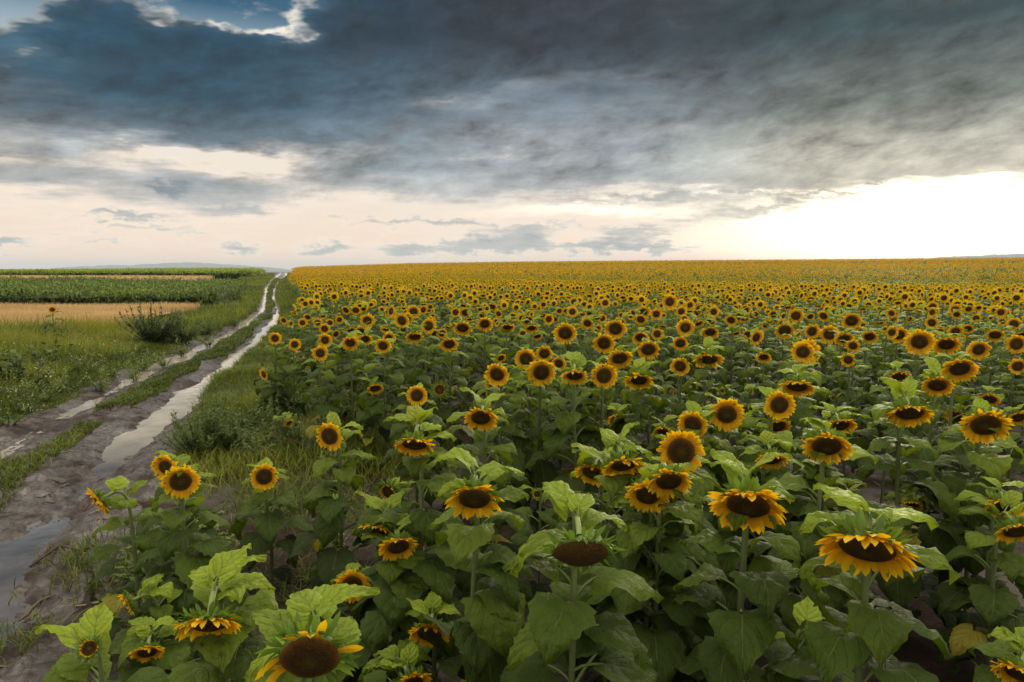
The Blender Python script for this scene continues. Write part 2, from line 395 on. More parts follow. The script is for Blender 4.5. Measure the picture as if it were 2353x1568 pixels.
# ------------------------------------------------------------------ plant materials
def mat_leaf():
    m = new_mat('sunflower_leaf'); uv = texco('UV'); u, v, _ = sep(uv); p = texco('Object')
    tone = attr('tone')                                   # 0 old dark leaf, .5 full-grown, 1 young leaf, above 1.5 yellowing; its contrast includes painted top light
    av = X.m('ABSOLUTE', v - .5) * 2.
    side = X.m('PINGPONG', (u * 1.05 - av * .50 + .12) * 3.6, .5) * 2.
    vein = X.m('MAXIMUM', 1. - smooth(side, .0, .10), 1. - smooth(av, .012, .05)) * (1. - smooth(av, .75, 1.))
    n1 = noise(p, 16, 4, .6); n2 = noise(p, 62, 4, .65)
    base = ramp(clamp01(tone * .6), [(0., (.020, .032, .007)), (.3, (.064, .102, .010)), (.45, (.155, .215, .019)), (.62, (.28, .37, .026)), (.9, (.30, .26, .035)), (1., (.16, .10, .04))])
    base = mixc(n1 * .55, base, mixc(1., base, (.50, .60, .62), 'MULTIPLY'))
    pale = mixc(.45, base, (.24, .30, .13))
    c = mixc(vein * .55, base, pale)
    hgt = side * .16 * (1. - smooth(av, .6, 1.)) + n1 * .5 + n2 * .6 + side * .10 - vein * .2
    nrm = bump(hgt, 1., .02)
    d = principled(c, .55, .20, nrm, .0)
    tr = translucent(mixc(1., c, (1.9, 1.75, .55), 'MULTIPLY'), nrm)
    out(mixsh(.26, d, tr)); return m
def mat_stem():
    m = new_mat('sunflower_stem'); p = texco('Object'); t = attr('tone')
    base = ramp(t, [(0., (.055, .060, .022)), (.5, (.105, .145, .045)), (1., (.22, .30, .09))])
    base = mixc(noise(p, 30, 4, .6) * .5, base, (.16, .17, .07))
    out(principled(base, .6, .3, bump(noise(p, 160, 2), .4, .004))); return m
def mat_petal():
    m = new_mat('sunflower_petal'); u, v, _ = sep(texco('UV')); t = attr('tone'); p = texco('Object')
    c = ramp(u, [(0., (.56, .20, .004)), (.25, (.86, .47, .007)), (.7, (.94, .68, .016)), (1., (.94, .65, .016))])
    c = mixc(t * .5, c, (.84, .43, .006))
    c = mixc(noise(p, 40, 3) * .35, c, (.74, .35, .005))
    str_ = X.m('SINE', v * 44.)
    nrm = bump(str_ * .5 + noise(p, 120, 2), .45, .003)
    out(mixsh(.38, principled(c, .55, .25, nrm), translucent(mixc(1., c, (1.05, .95, .6), 'MULTIPLY'), nrm))); return m
def mat_disc():
    m = new_mat('seed_disc'); u, v, _ = sep(texco('UV')); t = attr('tone'); p = texco('Object')
    a = v * 2 * pi; r = X.m('POWER', u, .5)
    s1 = X.m('SINE', a * 55. + r * 95.); s2 = X.m('SINE', a * 34. - r * 120.)
    h = s1 * s2
    base = ramp(u, [(0., (.11, .088, .016)), (.28, (.066, .040, .009)), (.58, (.036, .018, .006)), (.84, (.085, .042, .008)), (1., (.22, .105, .012))])
    base = mixc(t, base, ramp(u, [(0., (.085, .066, .018)), (.6, (.070, .045, .012)), (1., (.085, .050, .014))]))
    c = mixc(smooth(h, .15, .9) * .45, base, mixc(.4, base, (.17, .095, .022)))
    c = mixc(smooth(noise(p, 150, 3, .7), .52, .68) * .6, c, (.19, .105, .022)); c = mixc(smooth(noise(p, 90, 3, .6), .5, .7) * .5, c, (.020, .011, .005))
    nrm = bump(h * .35 + noise(p, 260, 3, .65), .8, .005)
    out(principled(c, .85, .12, nrm)); return m
def mat_bract():
    m = new_mat('bract'); t = attr('tone'); p = texco('Object')
    c = ramp(t, [(0., (.065, .115, .020)), (1., (.17, .27, .04))]); c = mixc(noise(p, 60, 3) * .4, c, (.08, .13, .03))
    out(mixsh(.25, principled(c, .55, .3, bump(noise(p, 200, 2), .3, .003)), translucent(mixc(1., c, (1.6, 1.6, .6), 'MULTIPLY')))); return m
def mat_canopy():
    m = new_mat('crop_canopy'); p = texco('Object')
    out(principled(ramp(noise(p, 1.7, 5, .65), [(.3, (.022, .036, .007)), (.7, (.085, .115, .018))]), 1., 0.)); return m
CANOPY = mat_canopy()
LEAF, STEM, PETAL, DISC, BRACT = mat_leaf(), mat_stem(), mat_petal(), mat_disc(), mat_bract()

def nrmz(v): v = np.asarray(v, float); return v / max(np.linalg.norm(v), 1e-9)
UPV = np.array([0, 0, 1.])
def frame(d, up=UPV):
    d = nrmz(d); s = np.cross(up, d)
    if np.linalg.norm(s) < 1e-4: s = np.array([1., 0, 0])
    s = nrmz(s); return d, s, np.cross(d, s)

def tube(acc, pts, rad, n=6, tone=.5, m=0):
    pts = np.asarray(pts, float); k = len(pts); rad = np.broadcast_to(np.asarray(rad, float), (k,))
    tan = np.gradient(pts, axis=0); tan /= np.maximum(np.linalg.norm(tan, axis=1, keepdims=True), 1e-9)
    s = np.cross(tan[0], [0.31, .95, .05]); s = nrmz(s); V = []
    for i in range(k):
        s = s - tan[i] * np.dot(s, tan[i]); s = nrmz(s); b = np.cross(tan[i], s)
        a = np.linspace(0, 2 * pi, n, endpoint=False)[:, None]
        V.append(pts[i] + rad[i] * (np.cos(a) * s + np.sin(a) * b))
    V = np.concatenate(V); F = []
    i, j = np.meshgrid(np.arange(k - 1), np.arange(n), indexing='ij'); i, j = i.ravel(), j.ravel(); jn = (j + 1) % n
    F = np.stack([i * n + j, i * n + jn, (i + 1) * n + jn, (i + 1) * n + j], 1)
    acc.add(V, F, None, tone, m)

PU = np.array([0, .06, .16, .28, .42, .58, .74, .88, 1.]); PW = np.array([.42, .72, .94, 1., .93, .74, .46, .20, .0])
def leaf(acc, p, d, side, L, W, rg, th0=.3, th1=-1., fold=.25, tone=.5, nu=11, nv=7, m=0, rough=1.):
    """heart-shaped leaf: p base, d horizontal heading, bends from pitch th0 to th1"""
    u = np.linspace(0, 1, nu); th = th0 + (th1 - th0) * u**.8
    ds = L / (nu - 1)
    fx = np.concatenate([[0], np.cumsum(np.cos(th[:-1]) * ds)]); fz = np.concatenate([[0], np.cumsum(np.sin(th[:-1]) * ds)])
    v = np.linspace(-1, 1, nv)
    U, Vv = np.meshgrid(u, v, indexing='ij')
    w = np.interp(u, PU, PW) * W / 2
    tw = rg.uniform(-.35, .35)
    av = np.abs(Vv)
    tooth = 1 + .05 * rough * np.where(av > .99, (-1.0)**np.arange(nu)[:, None], 0)
    wig = rg.uniform(.5, 1.4); ph = rg.uniform(0, 6.3)
    lobe = -.20 * L * av**1.6 * np.clip(1 - U * 3.2, 0, 1)
    lat = Vv * w[:, None] * tooth
    up = fold * np.abs(lat) + rough * (.075 * wig * W * np.sin(U * 9 + ph + Vv * 1.3) * av**1.5 - .10 * W * av**3) + .10 * W * Vv * tw + rough * .022 * W * rg.normal(size=(nu, nv)) * (nu > 6)
    cx = fx[:, None] + lobe * np.cos(th)[:, None] - up * np.sin(th)[:, None]
    cz = fz[:, None] + lobe * np.sin(th)[:, None] + up * np.cos(th)[:, None]
    cur = rg.uniform(-.15, .15) * L * U**2
    P = p + cx[..., None] * d + (lat * (1 - .25 * fold) + cur)[..., None] * side + cz[..., None] * UPV
    acc.add(P.reshape(-1, 3), grid_faces(nu, nv), np.stack([U, Vv * .5 + .5], -1).reshape(-1, 2), tone + rg.normal(0, .05), m)

def bez(p0, p1, p2, p3, n):
    t = np.linspace(0, 1, n)[:, None]
    return (1 - t)**3 * p0 + 3 * (1 - t)**2 * t * p1 + 3 * (1 - t) * t * t * p2 + t**3 * p3

def build_head(P, n, dia, rg, kind='open', q=1.0):
    """disc+receptacle, petals, bracts (three Acc) of a head at P facing n"""
    n, s, t = frame(n)
    Rr = dia / 2; disc_r = Rr * (.56 if kind != 'seed' else .92) * (1.3 if kind == 'few' else 1.) * rg.uniform(.94, 1.05)
    if kind == 'bud': disc_r = Rr * .62
    A, B, C = Acc(), Acc(), Acc(); ex = []
    nr, na = (9, 28) if q >= .8 else (5, 16)
    rs = np.linspace(0, 1, nr); aa = np.linspace(0, 2 * pi, na + 1)
    RS, AA = np.meshgrid(rs, aa, indexing='ij')
    dome = .16 + .22 * max(0., -n[2]) if kind != 'seed' else .36
    H = disc_r * dome * (1 - RS**2.2) - disc_r * .05 * np.exp(-(RS / .3)**2)
    wob = 1 + .035 * np.sin(AA * 2 + rg.uniform(0, 6)) + .02 * np.sin(AA * 5 + rg.uniform(0, 6))
    def place(r, a, h): return P + (r * np.cos(a))[..., None] * s + (r * np.sin(a))[..., None] * t + np.asarray(h)[..., None] * n
    A.add(place(RS * disc_r * wob, AA, H).reshape(-1, 3), grid_faces(nr, na + 1), np.stack([RS, AA / (2 * pi)], -1).reshape(-1, 2), .75 if kind == 'seed' else rg.uniform(0, .35), 0)
    prof = np.array([(1.0, 0), (1.06, -.10), (.98, -.22), (.72, -.36), (.40, -.48), (.18, -.66), (.11, -.85)]) * disc_r * np.array([1, .62 if kind == 'seed' else 1.])
    RS2 = np.repeat(prof[:, :1], na + 1, 1); H2 = np.repeat(prof[:, 1:], na + 1, 1); AA2 = np.repeat(aa[None], len(prof), 0)
    A.add(place(RS2 * wob[:1], AA2, H2).reshape(-1, 3), grid_faces(len(prof), na + 1), None, .5, 1)
    down = -UPV
    def strip(acc, a, r0, h0, L, W, tilt, grav, curl, uvk, tone, nu=6, tip=.9):
        rad = cos(a) * s + sin(a) * t; d = rad * cos(tilt) + n * sin(tilt)
        p = P + rad * r0 + n * h0; latv = nrmz(np.cross(n, rad)); pts, lats, nn = [], [], []
        tw = rg.normal(0, .25)
        for k in range(nu):
            pts.append(p.copy()); nb = nrmz(np.cross(latv, d)); lt = latv * cos(tw * k / nu) + nb * sin(tw * k / nu); lats.append(lt); nn.append(np.cross(lt, d))
            d = nrmz(d + down * grav / nu + n * curl / nu); p = p + d * L / (nu - 1)
        uu = np.linspace(0, 1, nu)
        wd = W * np.interp(uu, [0, .15, .5, .8, 1], [.45, .75, 1., .72, .06 if tip else .2]) / 2
        pts, lats, nn = map(np.array, (pts, lats, nn)); cup = .22
        V = np.stack([pts - lats * wd[:, None] + nn * (wd * cup)[:, None], pts, pts + lats * wd[:, None] + nn * (wd * cup)[:, None]], 1).reshape(-1, 3)
        uvv = np.stack([np.repeat(uu, 3), np.tile([0, .5, 1], nu)], 1)
        acc.add(V, grid_faces(nu, 3), uvv, tone, 0)
    nu = 6 if q >= .8 else 4
    droop = max(0., -n[2])
    if kind in ('open', 'ragged', 'few'):
        npet = int((37 if q >= .8 else 24) * rg.uniform(.92, 1.1))
        for layer in range(2 if q > .5 else 1):
            for k in range(npet):
                a = 2 * pi * (k + .5 * layer) / npet + rg.normal(0, .05)
                upness = (cos(a) * s + sin(a) * t)[2]
                if kind == 'few' and not (upness > .84 and rg.random() < .5 or abs(upness) < .6 and rg.random() < .16): continue
                if kind == 'ragged' and rg.random() < .22: continue
                if layer and rg.random() < .2: continue
                if kind == 'few': B = Acc(); ex.append(B)
                L = (Rr - disc_r) * rg.uniform(.84, 1.3) * (.94 if kind != 'few' else 1.9)
                tilt = .12 + .22 * layer + rg.normal(0, .16)
                strip(B, a, disc_r * .97, .01 * disc_r - .004 * layer, L, L * rg.uniform(.26, .38) + .006, tilt, rg.uniform(.15, .55) * (1 + droop * 1.3), rg.normal(-.12, .3) + .5 * droop * max(0, upness), 0, rg.random() * .9, nu)
    if kind == 'bud':
        for k in range(22):
            a = 2 * pi * k / 22 + rg.normal(0, .06)
            strip(B, a, disc_r * .95, 0, Rr * .42, Rr * .14, 1.25 + rg.normal(0, .15), .1, .2, 0, rg.random(), nu)
    nb = int((26 if q >= .8 else 14))
    for layer in range(3 if q > .5 else 1):
        for k in range(nb):
            a = 2 * pi * (k + .5 * layer) / nb + rg.normal(0, .08)
            L = Rr * {'open': .36, 'ragged': .38, 'few': .48, 'seed': .44, 'bud': .62}[kind] * rg.uniform(.7, 1.35)
            tl = {'open': -.25, 'ragged': -.2, 'few': .1, 'seed': .2, 'bud': .5}[kind] + rg.normal(0, .28) - .25 * layer
            strip(C, a, disc_r * (1.03 - .07 * layer - .1 * (layer == 2)), -disc_r * (.07 + .1 * layer), L, L * (.30 if kind in ('open', 'ragged') else .22) + .003, tl - .12 * (layer == 2), .1 + .25 * droop, rg.normal(0, 1.1), 0, rg.uniform(.1, 1), 5 if q >= .8 else 4)
    return A, (ex if kind == 'few' else [B]), C

def build_plant(name, root_loc, P, n, dia, rg, kind='open', q=1.0, nleaf=18, leafk=1.0, young=1.0, lean=None, yellow=.12, avoid=None):
    """a whole sunflower: Empty > stem, leaves, flower_head > petals, bracts. P is given relative to root_loc."""
    root = empty(name, root_loc)
    P = np.asarray(P, float); n = nrmz(n)
    disc_r = dia / 2 * .56
    nh = np.array([n[0], n[1], 0]); hlen = np.linalg.norm(nh); nhh = nh / max(hlen, 1e-6)
    back = P - n * disc_r * (.8 if kind != 'seed' else 1.2)
    pitch = math.asin(np.clip(-n[2], -1, 1))
    reach = .05 + .10 * max(0, sin(pitch))
    S = np.array([P[0], P[1], 0]) - nhh * (reach + disc_r * .9 * hlen + .03)
    drop = .16 + .08 * max(0, sin(pitch))
    S[2] = max(P[2] * .55, P[2] - drop)
    G = np.array([S[0] * .25, S[1] * .25, 0.]) if lean is None else np.array([lean[0], lean[1], 0.])
    k1 = 10; lo = bez(G + [0, 0, -.12], G + [rg.normal(0, .03), rg.normal(0, .03), S[2] * .35], S - [rg.normal(0, .02), rg.normal(0, .02), S[2] * .35], S, k1)
    hi = bez(S, S + [0, 0, drop * (.75 + .5 * max(0, sin(pitch)))], back - n * (.07 + .10 * max(0, sin(pitch))), back + n * disc_r * .12, 9)
    path = np.concatenate([lo, hi[1:]])
    rb = .0125 * (.6 + .4 * min(1.3, dia / .24)) ; nn_ = len(path)
    rad = np.interp(np.linspace(0, 1, nn_), [0, .5, .8, 1], [rb * 1.15, rb, rb * .72, rb * .85])
    A = Acc(); tube(A, path, rad, 7 if q >= .8 else 5, np.interp(np.linspace(0, 1, nn_), [0, .5, 1], [.15, .5, .95]).repeat(7 if q >= .8 else 5))
    A.build('stem', [STEM], root)
    # leaves in a spiral up the stem
    seg = np.concatenate([[0], np.cumsum(np.linalg.norm(np.diff(path, axis=0), axis=1))]); tot = seg[-1]
    LA = Acc(); ga = rg.uniform(0, 6.3)
    face = math.atan2(n[1], n[0])
    for k in range(nleaf):
        f = .16 + .80 * (k / (nleaf - 1))**.88
        p = np.array([np.interp(f * tot, seg, path[:, i]) for i in range(3)])
        ga += 2.39996 + rg.normal(0, .25); a = ga
        if f > .8:                                        # near the neck leaves keep off the flower's face
            dlt = (a - face + pi) % (2 * pi) - pi
            if abs(dlt) < 1.0: a = face + math.copysign(1.0 + rg.uniform(.2, .9), dlt)
        d = np.array([cos(a), sin(a), 0]); sd = np.array([-sin(a), cos(a), 0])
        size = np.interp(f, [0, .25, .45, .65, .85, 1], [.17, .25, .285, .24, .175, .115]) * leafk * rg.uniform(.8, 1.2)
        if avoid is not None:                             # a leaf does not hang in front of a bloom that the photo shows free
            for tr in range(6):
                d = np.array([cos(a), sin(a), 0]); c = np.asarray(root_loc) + p + d * size * 1.0 - (0, 0, CAM_H + size * .1); dl = np.linalg.norm(c)
                bad = (avoid[:, 4] > dl + .04) & (np.arccos(np.clip(avoid[:, :3] @ (c / dl), -1, 1)) < avoid[:, 3] * .9 + .40 * size / dl)
                if not bad.any(): break
                a += 1.05
            if bad.any(): continue
            sd = np.array([-sin(a), cos(a), 0])
        pet = size * np.interp(f, [0, .5, 1], [.62, .58, .30]); rise = np.interp(f, [0, .5, .85, 1], [.45, .55, .8, 1.1]) + rg.normal(0, .15)
        e = p + d * pet * cos(rise) + UPV * pet * sin(rise)
        mid = p + d * pet * .45 * cos(rise + .25) + UPV * pet * .5 * sin(rise + .3)
        tone = np.interp(f, [0, .35, .7, .88, 1], [.05, .22, .56, .92, 1.10]) * young + rg.normal(0, .06)  # leaf age plus painted top light: low leaves darkened, upper ones lightened
        if f < .42 and rg.random() < yellow * 2: tone = rg.uniform(1.3, 1.65); size *= .7
        tube(LA, bez(p, mid, mid + (e - mid) * .6, e, 5 if q >= .8 else 3), np.linspace(.0058, .0038, 5 if q >= .8 else 3) * (.5 + size * 2.4), 4, .75, 1)
        th0 = np.interp(f, [0, .5, .85, 1], [-.25, .0, .45, .9]) + rg.normal(0, .25)
        th1 = np.interp(f, [0, .4, .7, .9, 1], [-1.6, -1.5, -1.15, -.5, .3]) + rg.normal(0, .3)
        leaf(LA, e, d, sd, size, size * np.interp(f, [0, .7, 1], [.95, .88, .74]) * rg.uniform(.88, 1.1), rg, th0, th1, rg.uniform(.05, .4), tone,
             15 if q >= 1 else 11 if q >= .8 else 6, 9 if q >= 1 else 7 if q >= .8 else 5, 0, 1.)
    LA.build('leaves', [LEAF, STEM], root)
    h, pt, br = build_head(P, n, dia, rg, kind, q)
    ho = h.build('flower_head' if kind != 'bud' else 'flower_bud', [DISC, BRACT], root)
    for e in pt:
        if e.n: e.build('petals' if kind != 'few' else 'petal', [PETAL], ho)
    br.build('bracts', [BRACT], ho)
    return root
# ------------------------------------------------------------------ the sunflowers nearest the viewer
# photo grid x, y of the head, width of the head, nod of the face (deg), turn (deg, + towards the right), kind, height or None, label
HERO = [
 (712, 1512, 205, 22, -4, 'few', None, 'biggest seed disc with a few upright petals and spiky green bracts at the front edge'),
 (480, 1436, 160, 58, -8, 'ragged', None, 'nodding sunflower beside the mud with petals hanging under a fringe of bracts'),
 (808, 1347, 88, 6, 2, 'open', None, 'small round upright sunflower with a complete ring of petals near the big seed disc'),
 (987, 1458, 104, 34, -6, 'open', None, 'nodding sunflower half hidden behind a bright leaf, right of the small round one'),
 (945, 1572, 105, 30, 20, 'open', None, 'sunflower of which only upper petals rise over the bottom edge under pale leaves'),
 (338, 1500, 78, 40, -5, 'open', None, 'sunflower tucked behind large pale leaves beside the muddy ground'),
 (292, 1388, 66, 20, -72, 'open', None, 'small sunflower seen from the side hanging over the mud on a bent green neck'),
 (226, 1152, 82, 25, -68, 'open', None, 'sunflower in profile leaning over the puddle with its green back showing'),
 (415, 1107, 86, 8, 4, 'open', None, 'round sunflower at the track side in front of another turned bloom'),
 (380, 1074, 66, 8, -30, 'open', None, 'sunflower turned to the track, half covered by the round bloom before it'),
 (607, 1096, 66, 2, 3, 'open', None, 'small round sunflower on a bare stalk over wet mud beside the grass'),
 (757, 1003, 72, 8, -24, 'open', None, 'single sunflower at the grass edge turned towards the track'),
 (953, 1022, 98, 66, -8, 'open', None, 'deeply nodding sunflower with petals fanned below pointed green bracts near bare soil'),
 (893, 1130, 56, 12, -26, 'bud', None, 'half opened bud with short yellow petals inside a green collar'),
 (1090, 1147, 146, 44, -2, 'ragged', None, 'ragged sunflower with a wide dark face and a pale green leaf tuft on top'),
 (868, 1218, 92, 62, -26, 'ragged', None, 'drooping sunflower with long petals all swept to one side above a hidden bloom'),
 (915, 1257, 96, 38, 8, 'open', None, 'shaded sunflower partly covered by a leaf below the swept drooping bloom'),
 (1335, 1272, 152, 52, 6, 'seed', None, 'bare nodding seed head without petals, framed by curling green bracts'),
 (1432, 1070, 112, 66, 16, 'ragged', None, 'sunflower showing its green back with long petals hanging below it'),
 (1362, 1088, 88, 44, -16, 'open', None, 'sunflower half hidden at the side of the bloom that shows its green back'),
 (1565, 1038, 112, 4, 4, 'open', None, 'large upright round sunflower facing straight ahead above its shaded neighbours'),
 (1719, 1163, 186, 46, -2, 'open', None, 'large nodding sunflower with a shaded brown face and a skirt of long petals'),
 (1992, 1262, 226, 54, -6, 'ragged', None, 'largest nodding sunflower with a broad brown face and a thick collar of bracts'),
 (1537, 1107, 108, 40, 10, 'open', None, 'shaded sunflower just beneath the large upright round bloom'),
 (1487, 1140, 104, 30, -10, 'open', None, 'dark shaded sunflower low between stems beneath the round bloom'),
 (1773, 1057, 78, 62, 10, 'open', None, 'nodding sunflower above the large skirted bloom'),
 (1670, 953, 84, 8, 2, 'open', None, 'round sunflower with a full ring of petals just above the large upright bloom'),
 (1592, 976, 72, 16, -14, 'open', None, 'sunflower turned aside with a dark face beside the full ringed bloom'),
 (1524, 994, 50, 46, -10, 'open', None, 'small nodding sunflower peeping over the large upright round bloom'),
 (1791, 931, 74, 10, 14, 'open', None, 'sunflower tipped to the right with a full ring of petals and a dark bloom beneath'),
 (1788, 980, 60, 42, 14, 'open', None, 'dark nodding sunflower beneath the bloom tipped to the right'),
 (1900, 1026, 114, 46, 0, 'open', None, 'wide nodding sunflower with a leaf in front of its lower petals'),
 (1832, 889, 82, 68, -4, 'open', None, 'sunflower bowed so far that only a fan of petals shows under bracts'),
 (1932, 978, 72, 50, 16, 'open', None, 'nodding sunflower crossed by a leaf, just above the wide nodding bloom'),
 (2090, 950, 104, 62, 8, 'open', None, 'low bowed sunflower with a wide flat fan of petals, right of the leafless gap'),
 (2265, 978, 108, 30, 4, 'open', None, 'large sunflower near the right edge with a broad oval face'),
 (2205, 848, 78, 42, 6, 'open', None, 'nodding sunflower with an oval dark face over pale leaf tufts'),
 (2154, 886, 68, 46, 0, 'open', None, 'nodding sunflower lower and left of the oval faced bloom'),
 (2066, 866, 50, 52, 10, 'open', None, 'small bowed sunflower under a tuft of upright leaves'),
 (1855, 809, 63, 4, 2, 'open', None, 'upright round sunflower standing alone above the mid field leaves'),
 (1421, 966, 52, 44, 0, 'open', None, 'dark faced nodding sunflower under a tuft of pale leaves'),
 (1105, 961, 84, 40, -6, 'open', None, 'sunflower with a tilted dark face and long petals left of the leafy gap'),
 (958, 909, 50, 2, 0, 'open', None, 'small round sunflower next to the green bud at the field edge'),
 (1010, 896, 38, -14, 0, 'bud', None, 'unopened green bud on a tall pale stalk beside the small round bloom'),
 (1142, 861, 60, 14, -12, 'open', None, 'sunflower turned left in front of another bloom at the middle of the field'),
 (1135, 882, 50, 30, -10, 'open', None, 'sunflower mostly hidden behind the bloom turned left'),
 (1244, 856, 70, 16, 2, 'open', None, 'large round sunflower in front of a pair of blooms'),
 (1209, 826, 56, 14, -14, 'open', None, 'left hand one of two sunflowers close behind the large round bloom'),
 (1251, 813, 42, 16, 6, 'open', None, 'right hand one of two sunflowers close behind the large round bloom'),
 (1320, 864, 64, 62, 0, 'open', None, 'bowed sunflower with a flat fan of petals right of the large round bloom'),
 (1388, 864, 64, 6, 4, 'open', None, 'round sunflower with an even ring beside the bowed fan of petals'),
 (1468, 874, 72, 64, 2, 'ragged', None, 'ragged bowed sunflower under a tuft of leaves in mid field'),
 (1424, 824, 64, 42, 8, 'open', None, 'nodding sunflower just above the ringed bloom, leaves on its crown'),
 (1490, 804, 54, 30, 4, 'open', None, 'sunflower with an oval dark face right of the nodding crowned one'),
 (1388, 789, 54, 24, -4, 'open', None, 'sunflower facing ahead between two larger blooms of the mid field'),
 (1414, 756, 54, 24, 2, 'open', None, 'sunflower with a broad dark disc at the top of a group of five'),
 (1299, 766, 56, 18, -2, 'open', None, 'broad faced sunflower standing a little apart on the left of a group of five'),
 (1628, 826, 70, 66, 4, 'ragged', None, 'sunflower showing its green back in mid field with a fringe of petals below'),
 (1563, 842, 46, 10, -8, 'open', None, 'round sunflower left of the bloom that shows its back in mid field'),
]
HERO_MID = [(1575, 753, 44, 8, 2), (1539, 694, 38, 8, 0), (1632, 764, 42, 48, 0), (1738, 776, 38, 14, 34), (1803, 760, 46, 26, 0), (1906, 769, 46, 10, 4), (1940, 779, 44, 38, 6),
 (2113, 786, 66, 18, 4), (2175, 792, 62, 50, 6), (2249, 804, 50, 14, 10), (2336, 791, 48, 6, 6), (2339, 842, 40, 8, 8), (2066, 770, 42, 18, 2), (1998, 774, 40, 40, 4), (1957, 738, 46, 24, 2), (1829, 726, 36, 10, 0), (1866, 762, 38, 14, 14),
 (1032, 791, 45, 40, 0), (805, 788, 42, 30, 0), (880, 795, 40, 18, -4), (839, 780, 36, 44, 4), (894, 778, 32, 16, 6), (830, 762, 34, 44, -8), (953, 774, 44, 62, 4), (991, 738, 24, 16, 4), (844, 737, 36, 16, 4), (897, 718, 30, 14, 2),
 (950, 717, 34, 14, 6), (936, 732, 30, 12, -12), (1063, 754, 46, 42, -4), (1114, 745, 40, 26, 2), (1047, 718, 24, 12, -6), (1070, 719, 32, 38, 0), (1212, 736, 36, 54, 4), (1166, 752, 38, 70, 4), (1130, 706, 28, 44, 0),
 (1478, 718, 34, 14, 0), (1508, 722, 30, 10, 12), (1510, 768, 30, 10, 0), (1472, 776, 42, 42, -4), (1450, 725, 22, 10, -6), (1610, 710, 34, 40, 0), (1640, 717, 26, 10, 2), (1700, 728, 34, 40, 10), (1680, 736, 30, 30, -10), (1760, 748, 22, 10, 0), (1720, 770, 32, 40, -10),
 (747, 782, 34, 8, 6), (736, 812, 38, 8, 10), (746, 756, 26, 10, -4), (688, 818, 24, 6, 0), (677, 792, 30, 8, 10), (632, 778, 30, 4, 2), (772, 768, 22, 20, 30), (606, 861, 30, 8, -50), (664, 972, 24, 40, 40), (668, 743, 16, 4, 0),
 (695, 742, 22, 6, 6), (712, 738, 18, 4, -6), (730, 742, 24, 6, 4), (758, 742, 20, 8, 2), (780, 735, 20, 8, 0), (2308, 1165, 90, 52, 8), (2336, 1222, 96, 50, 20), (2342, 1550, 120, 48, -14), (1952, 1150, 56, 60, 10), (2098, 1160, 44, 60, -10),
 (2275, 918, 44, 40, -10), (2340, 960, 50, 40, 14), (2198, 958, 50, 34, -24), (2195, 712, 28, 8, 0), (2245, 706, 28, 10, 4), (2300, 718, 26, 10, 0), (2330, 745, 32, 10, 4), (2143, 705, 26, 12, 0), (2287, 770, 40, 44, 0), (2196, 762, 34, 18, 0), (862, 893, 40, 50, 10)]
MID_LABEL = {(2308, 1165): 'sunflower cut by the right edge, only its petal fan showing under a pale leaf', (2336, 1222): 'nodding sunflower at the right edge with its petals hanging below a bent neck',
 (2342, 1550): 'sunflower in the lower right corner with bright young leaves above it', (1952, 1150): 'small bowed sunflower between the two largest nodding blooms', (2098, 1160): 'bowed sunflower hidden among leaves above the largest nodding bloom',
 (632, 778): 'small upright sunflower leading the field edge beside the bright rut', (606, 861): 'small sunflower facing the track in profile at the edge of the grass', (664, 972): 'small half withered sunflower low in the roadside grass',
 (1539, 694): 'tall sunflower rising highest above the crowded rows in mid field', (2113, 786): 'large broad faced sunflower in the crowd near the right side', (1738, 776): 'sunflower in mid field turned sharply to the right', (862, 893): 'drooping shaded bloom low in the leaves at the left field edge',
 (2340, 960): 'dark sunflower half cut off by the right edge beside a large oval bloom', (2275, 918): 'sunflower half hidden by a leaf near the right edge', (2198, 958): 'sunflower behind leaves just left of the large oval bloom',
 (736, 812): 'front bloom of the small cluster at the left corner of the field', (688, 818): 'lowest small bloom at the left corner of the field', (677, 792): 'small bloom between the edge leader and the corner cluster'}
EASY = 'sunflowers across the field'
HEADS = []            # ground positions already taken
def pose(pt, yw, xy):
    pt = pt if pt < 26 else 26 + (pt - 26) * .62
    b = math.atan2(-xy[0], xy[1])            # rotation that turns -Y towards the viewer
    a = b * .8 + R(yw)
    return np.array([sin(a) * cos(R(pt)), -cos(a) * cos(R(pt)), -sin(R(pt))])
POSE_NAME = lambda pt, yw: ('turned to the left' if yw < -11 else 'turned to the right' if yw > 11 else 'bowed with petals hanging' if pt > 50 else 'nodding with a dark oval face' if pt > 24 else 'facing ahead with a round dark disc')
def solve(x, y, dpx, h):
    d = ray(x, y); u = d / np.linalg.norm(d)
    hh = h or 1.48 + rng.normal(0, .04)
    s = (CAM_H - hh) / max(-u[2], .02)
    dia = dpx * s * u[1] / FPX
    hi, lo = (.30, .20)
    if dia > hi: s *= hi / dia
    elif dia < lo: s *= lo / dia
    for _ in range(6):
        if CAM_H + u[2] * s < .55: s *= .93
    p = np.array([0, 0, CAM_H]) + u * s
    return p, dpx * s * u[1] / FPX
N_OBJ = 0
ALL = HERO + [(*m, 'open', None, MID_LABEL.get(m[:2])) for m in HERO_MID]
SOLVED = [solve(h[0], h[1], h[2], h[6]) for h in ALL]
AVOID = np.array([(*((p - (0, 0, CAM_H)) / np.linalg.norm(p - (0, 0, CAM_H))), dia * .5 / np.linalg.norm(p), np.linalg.norm(p - (0, 0, CAM_H))) for (p, dia), h in zip(SOLVED, ALL) if h[7]])
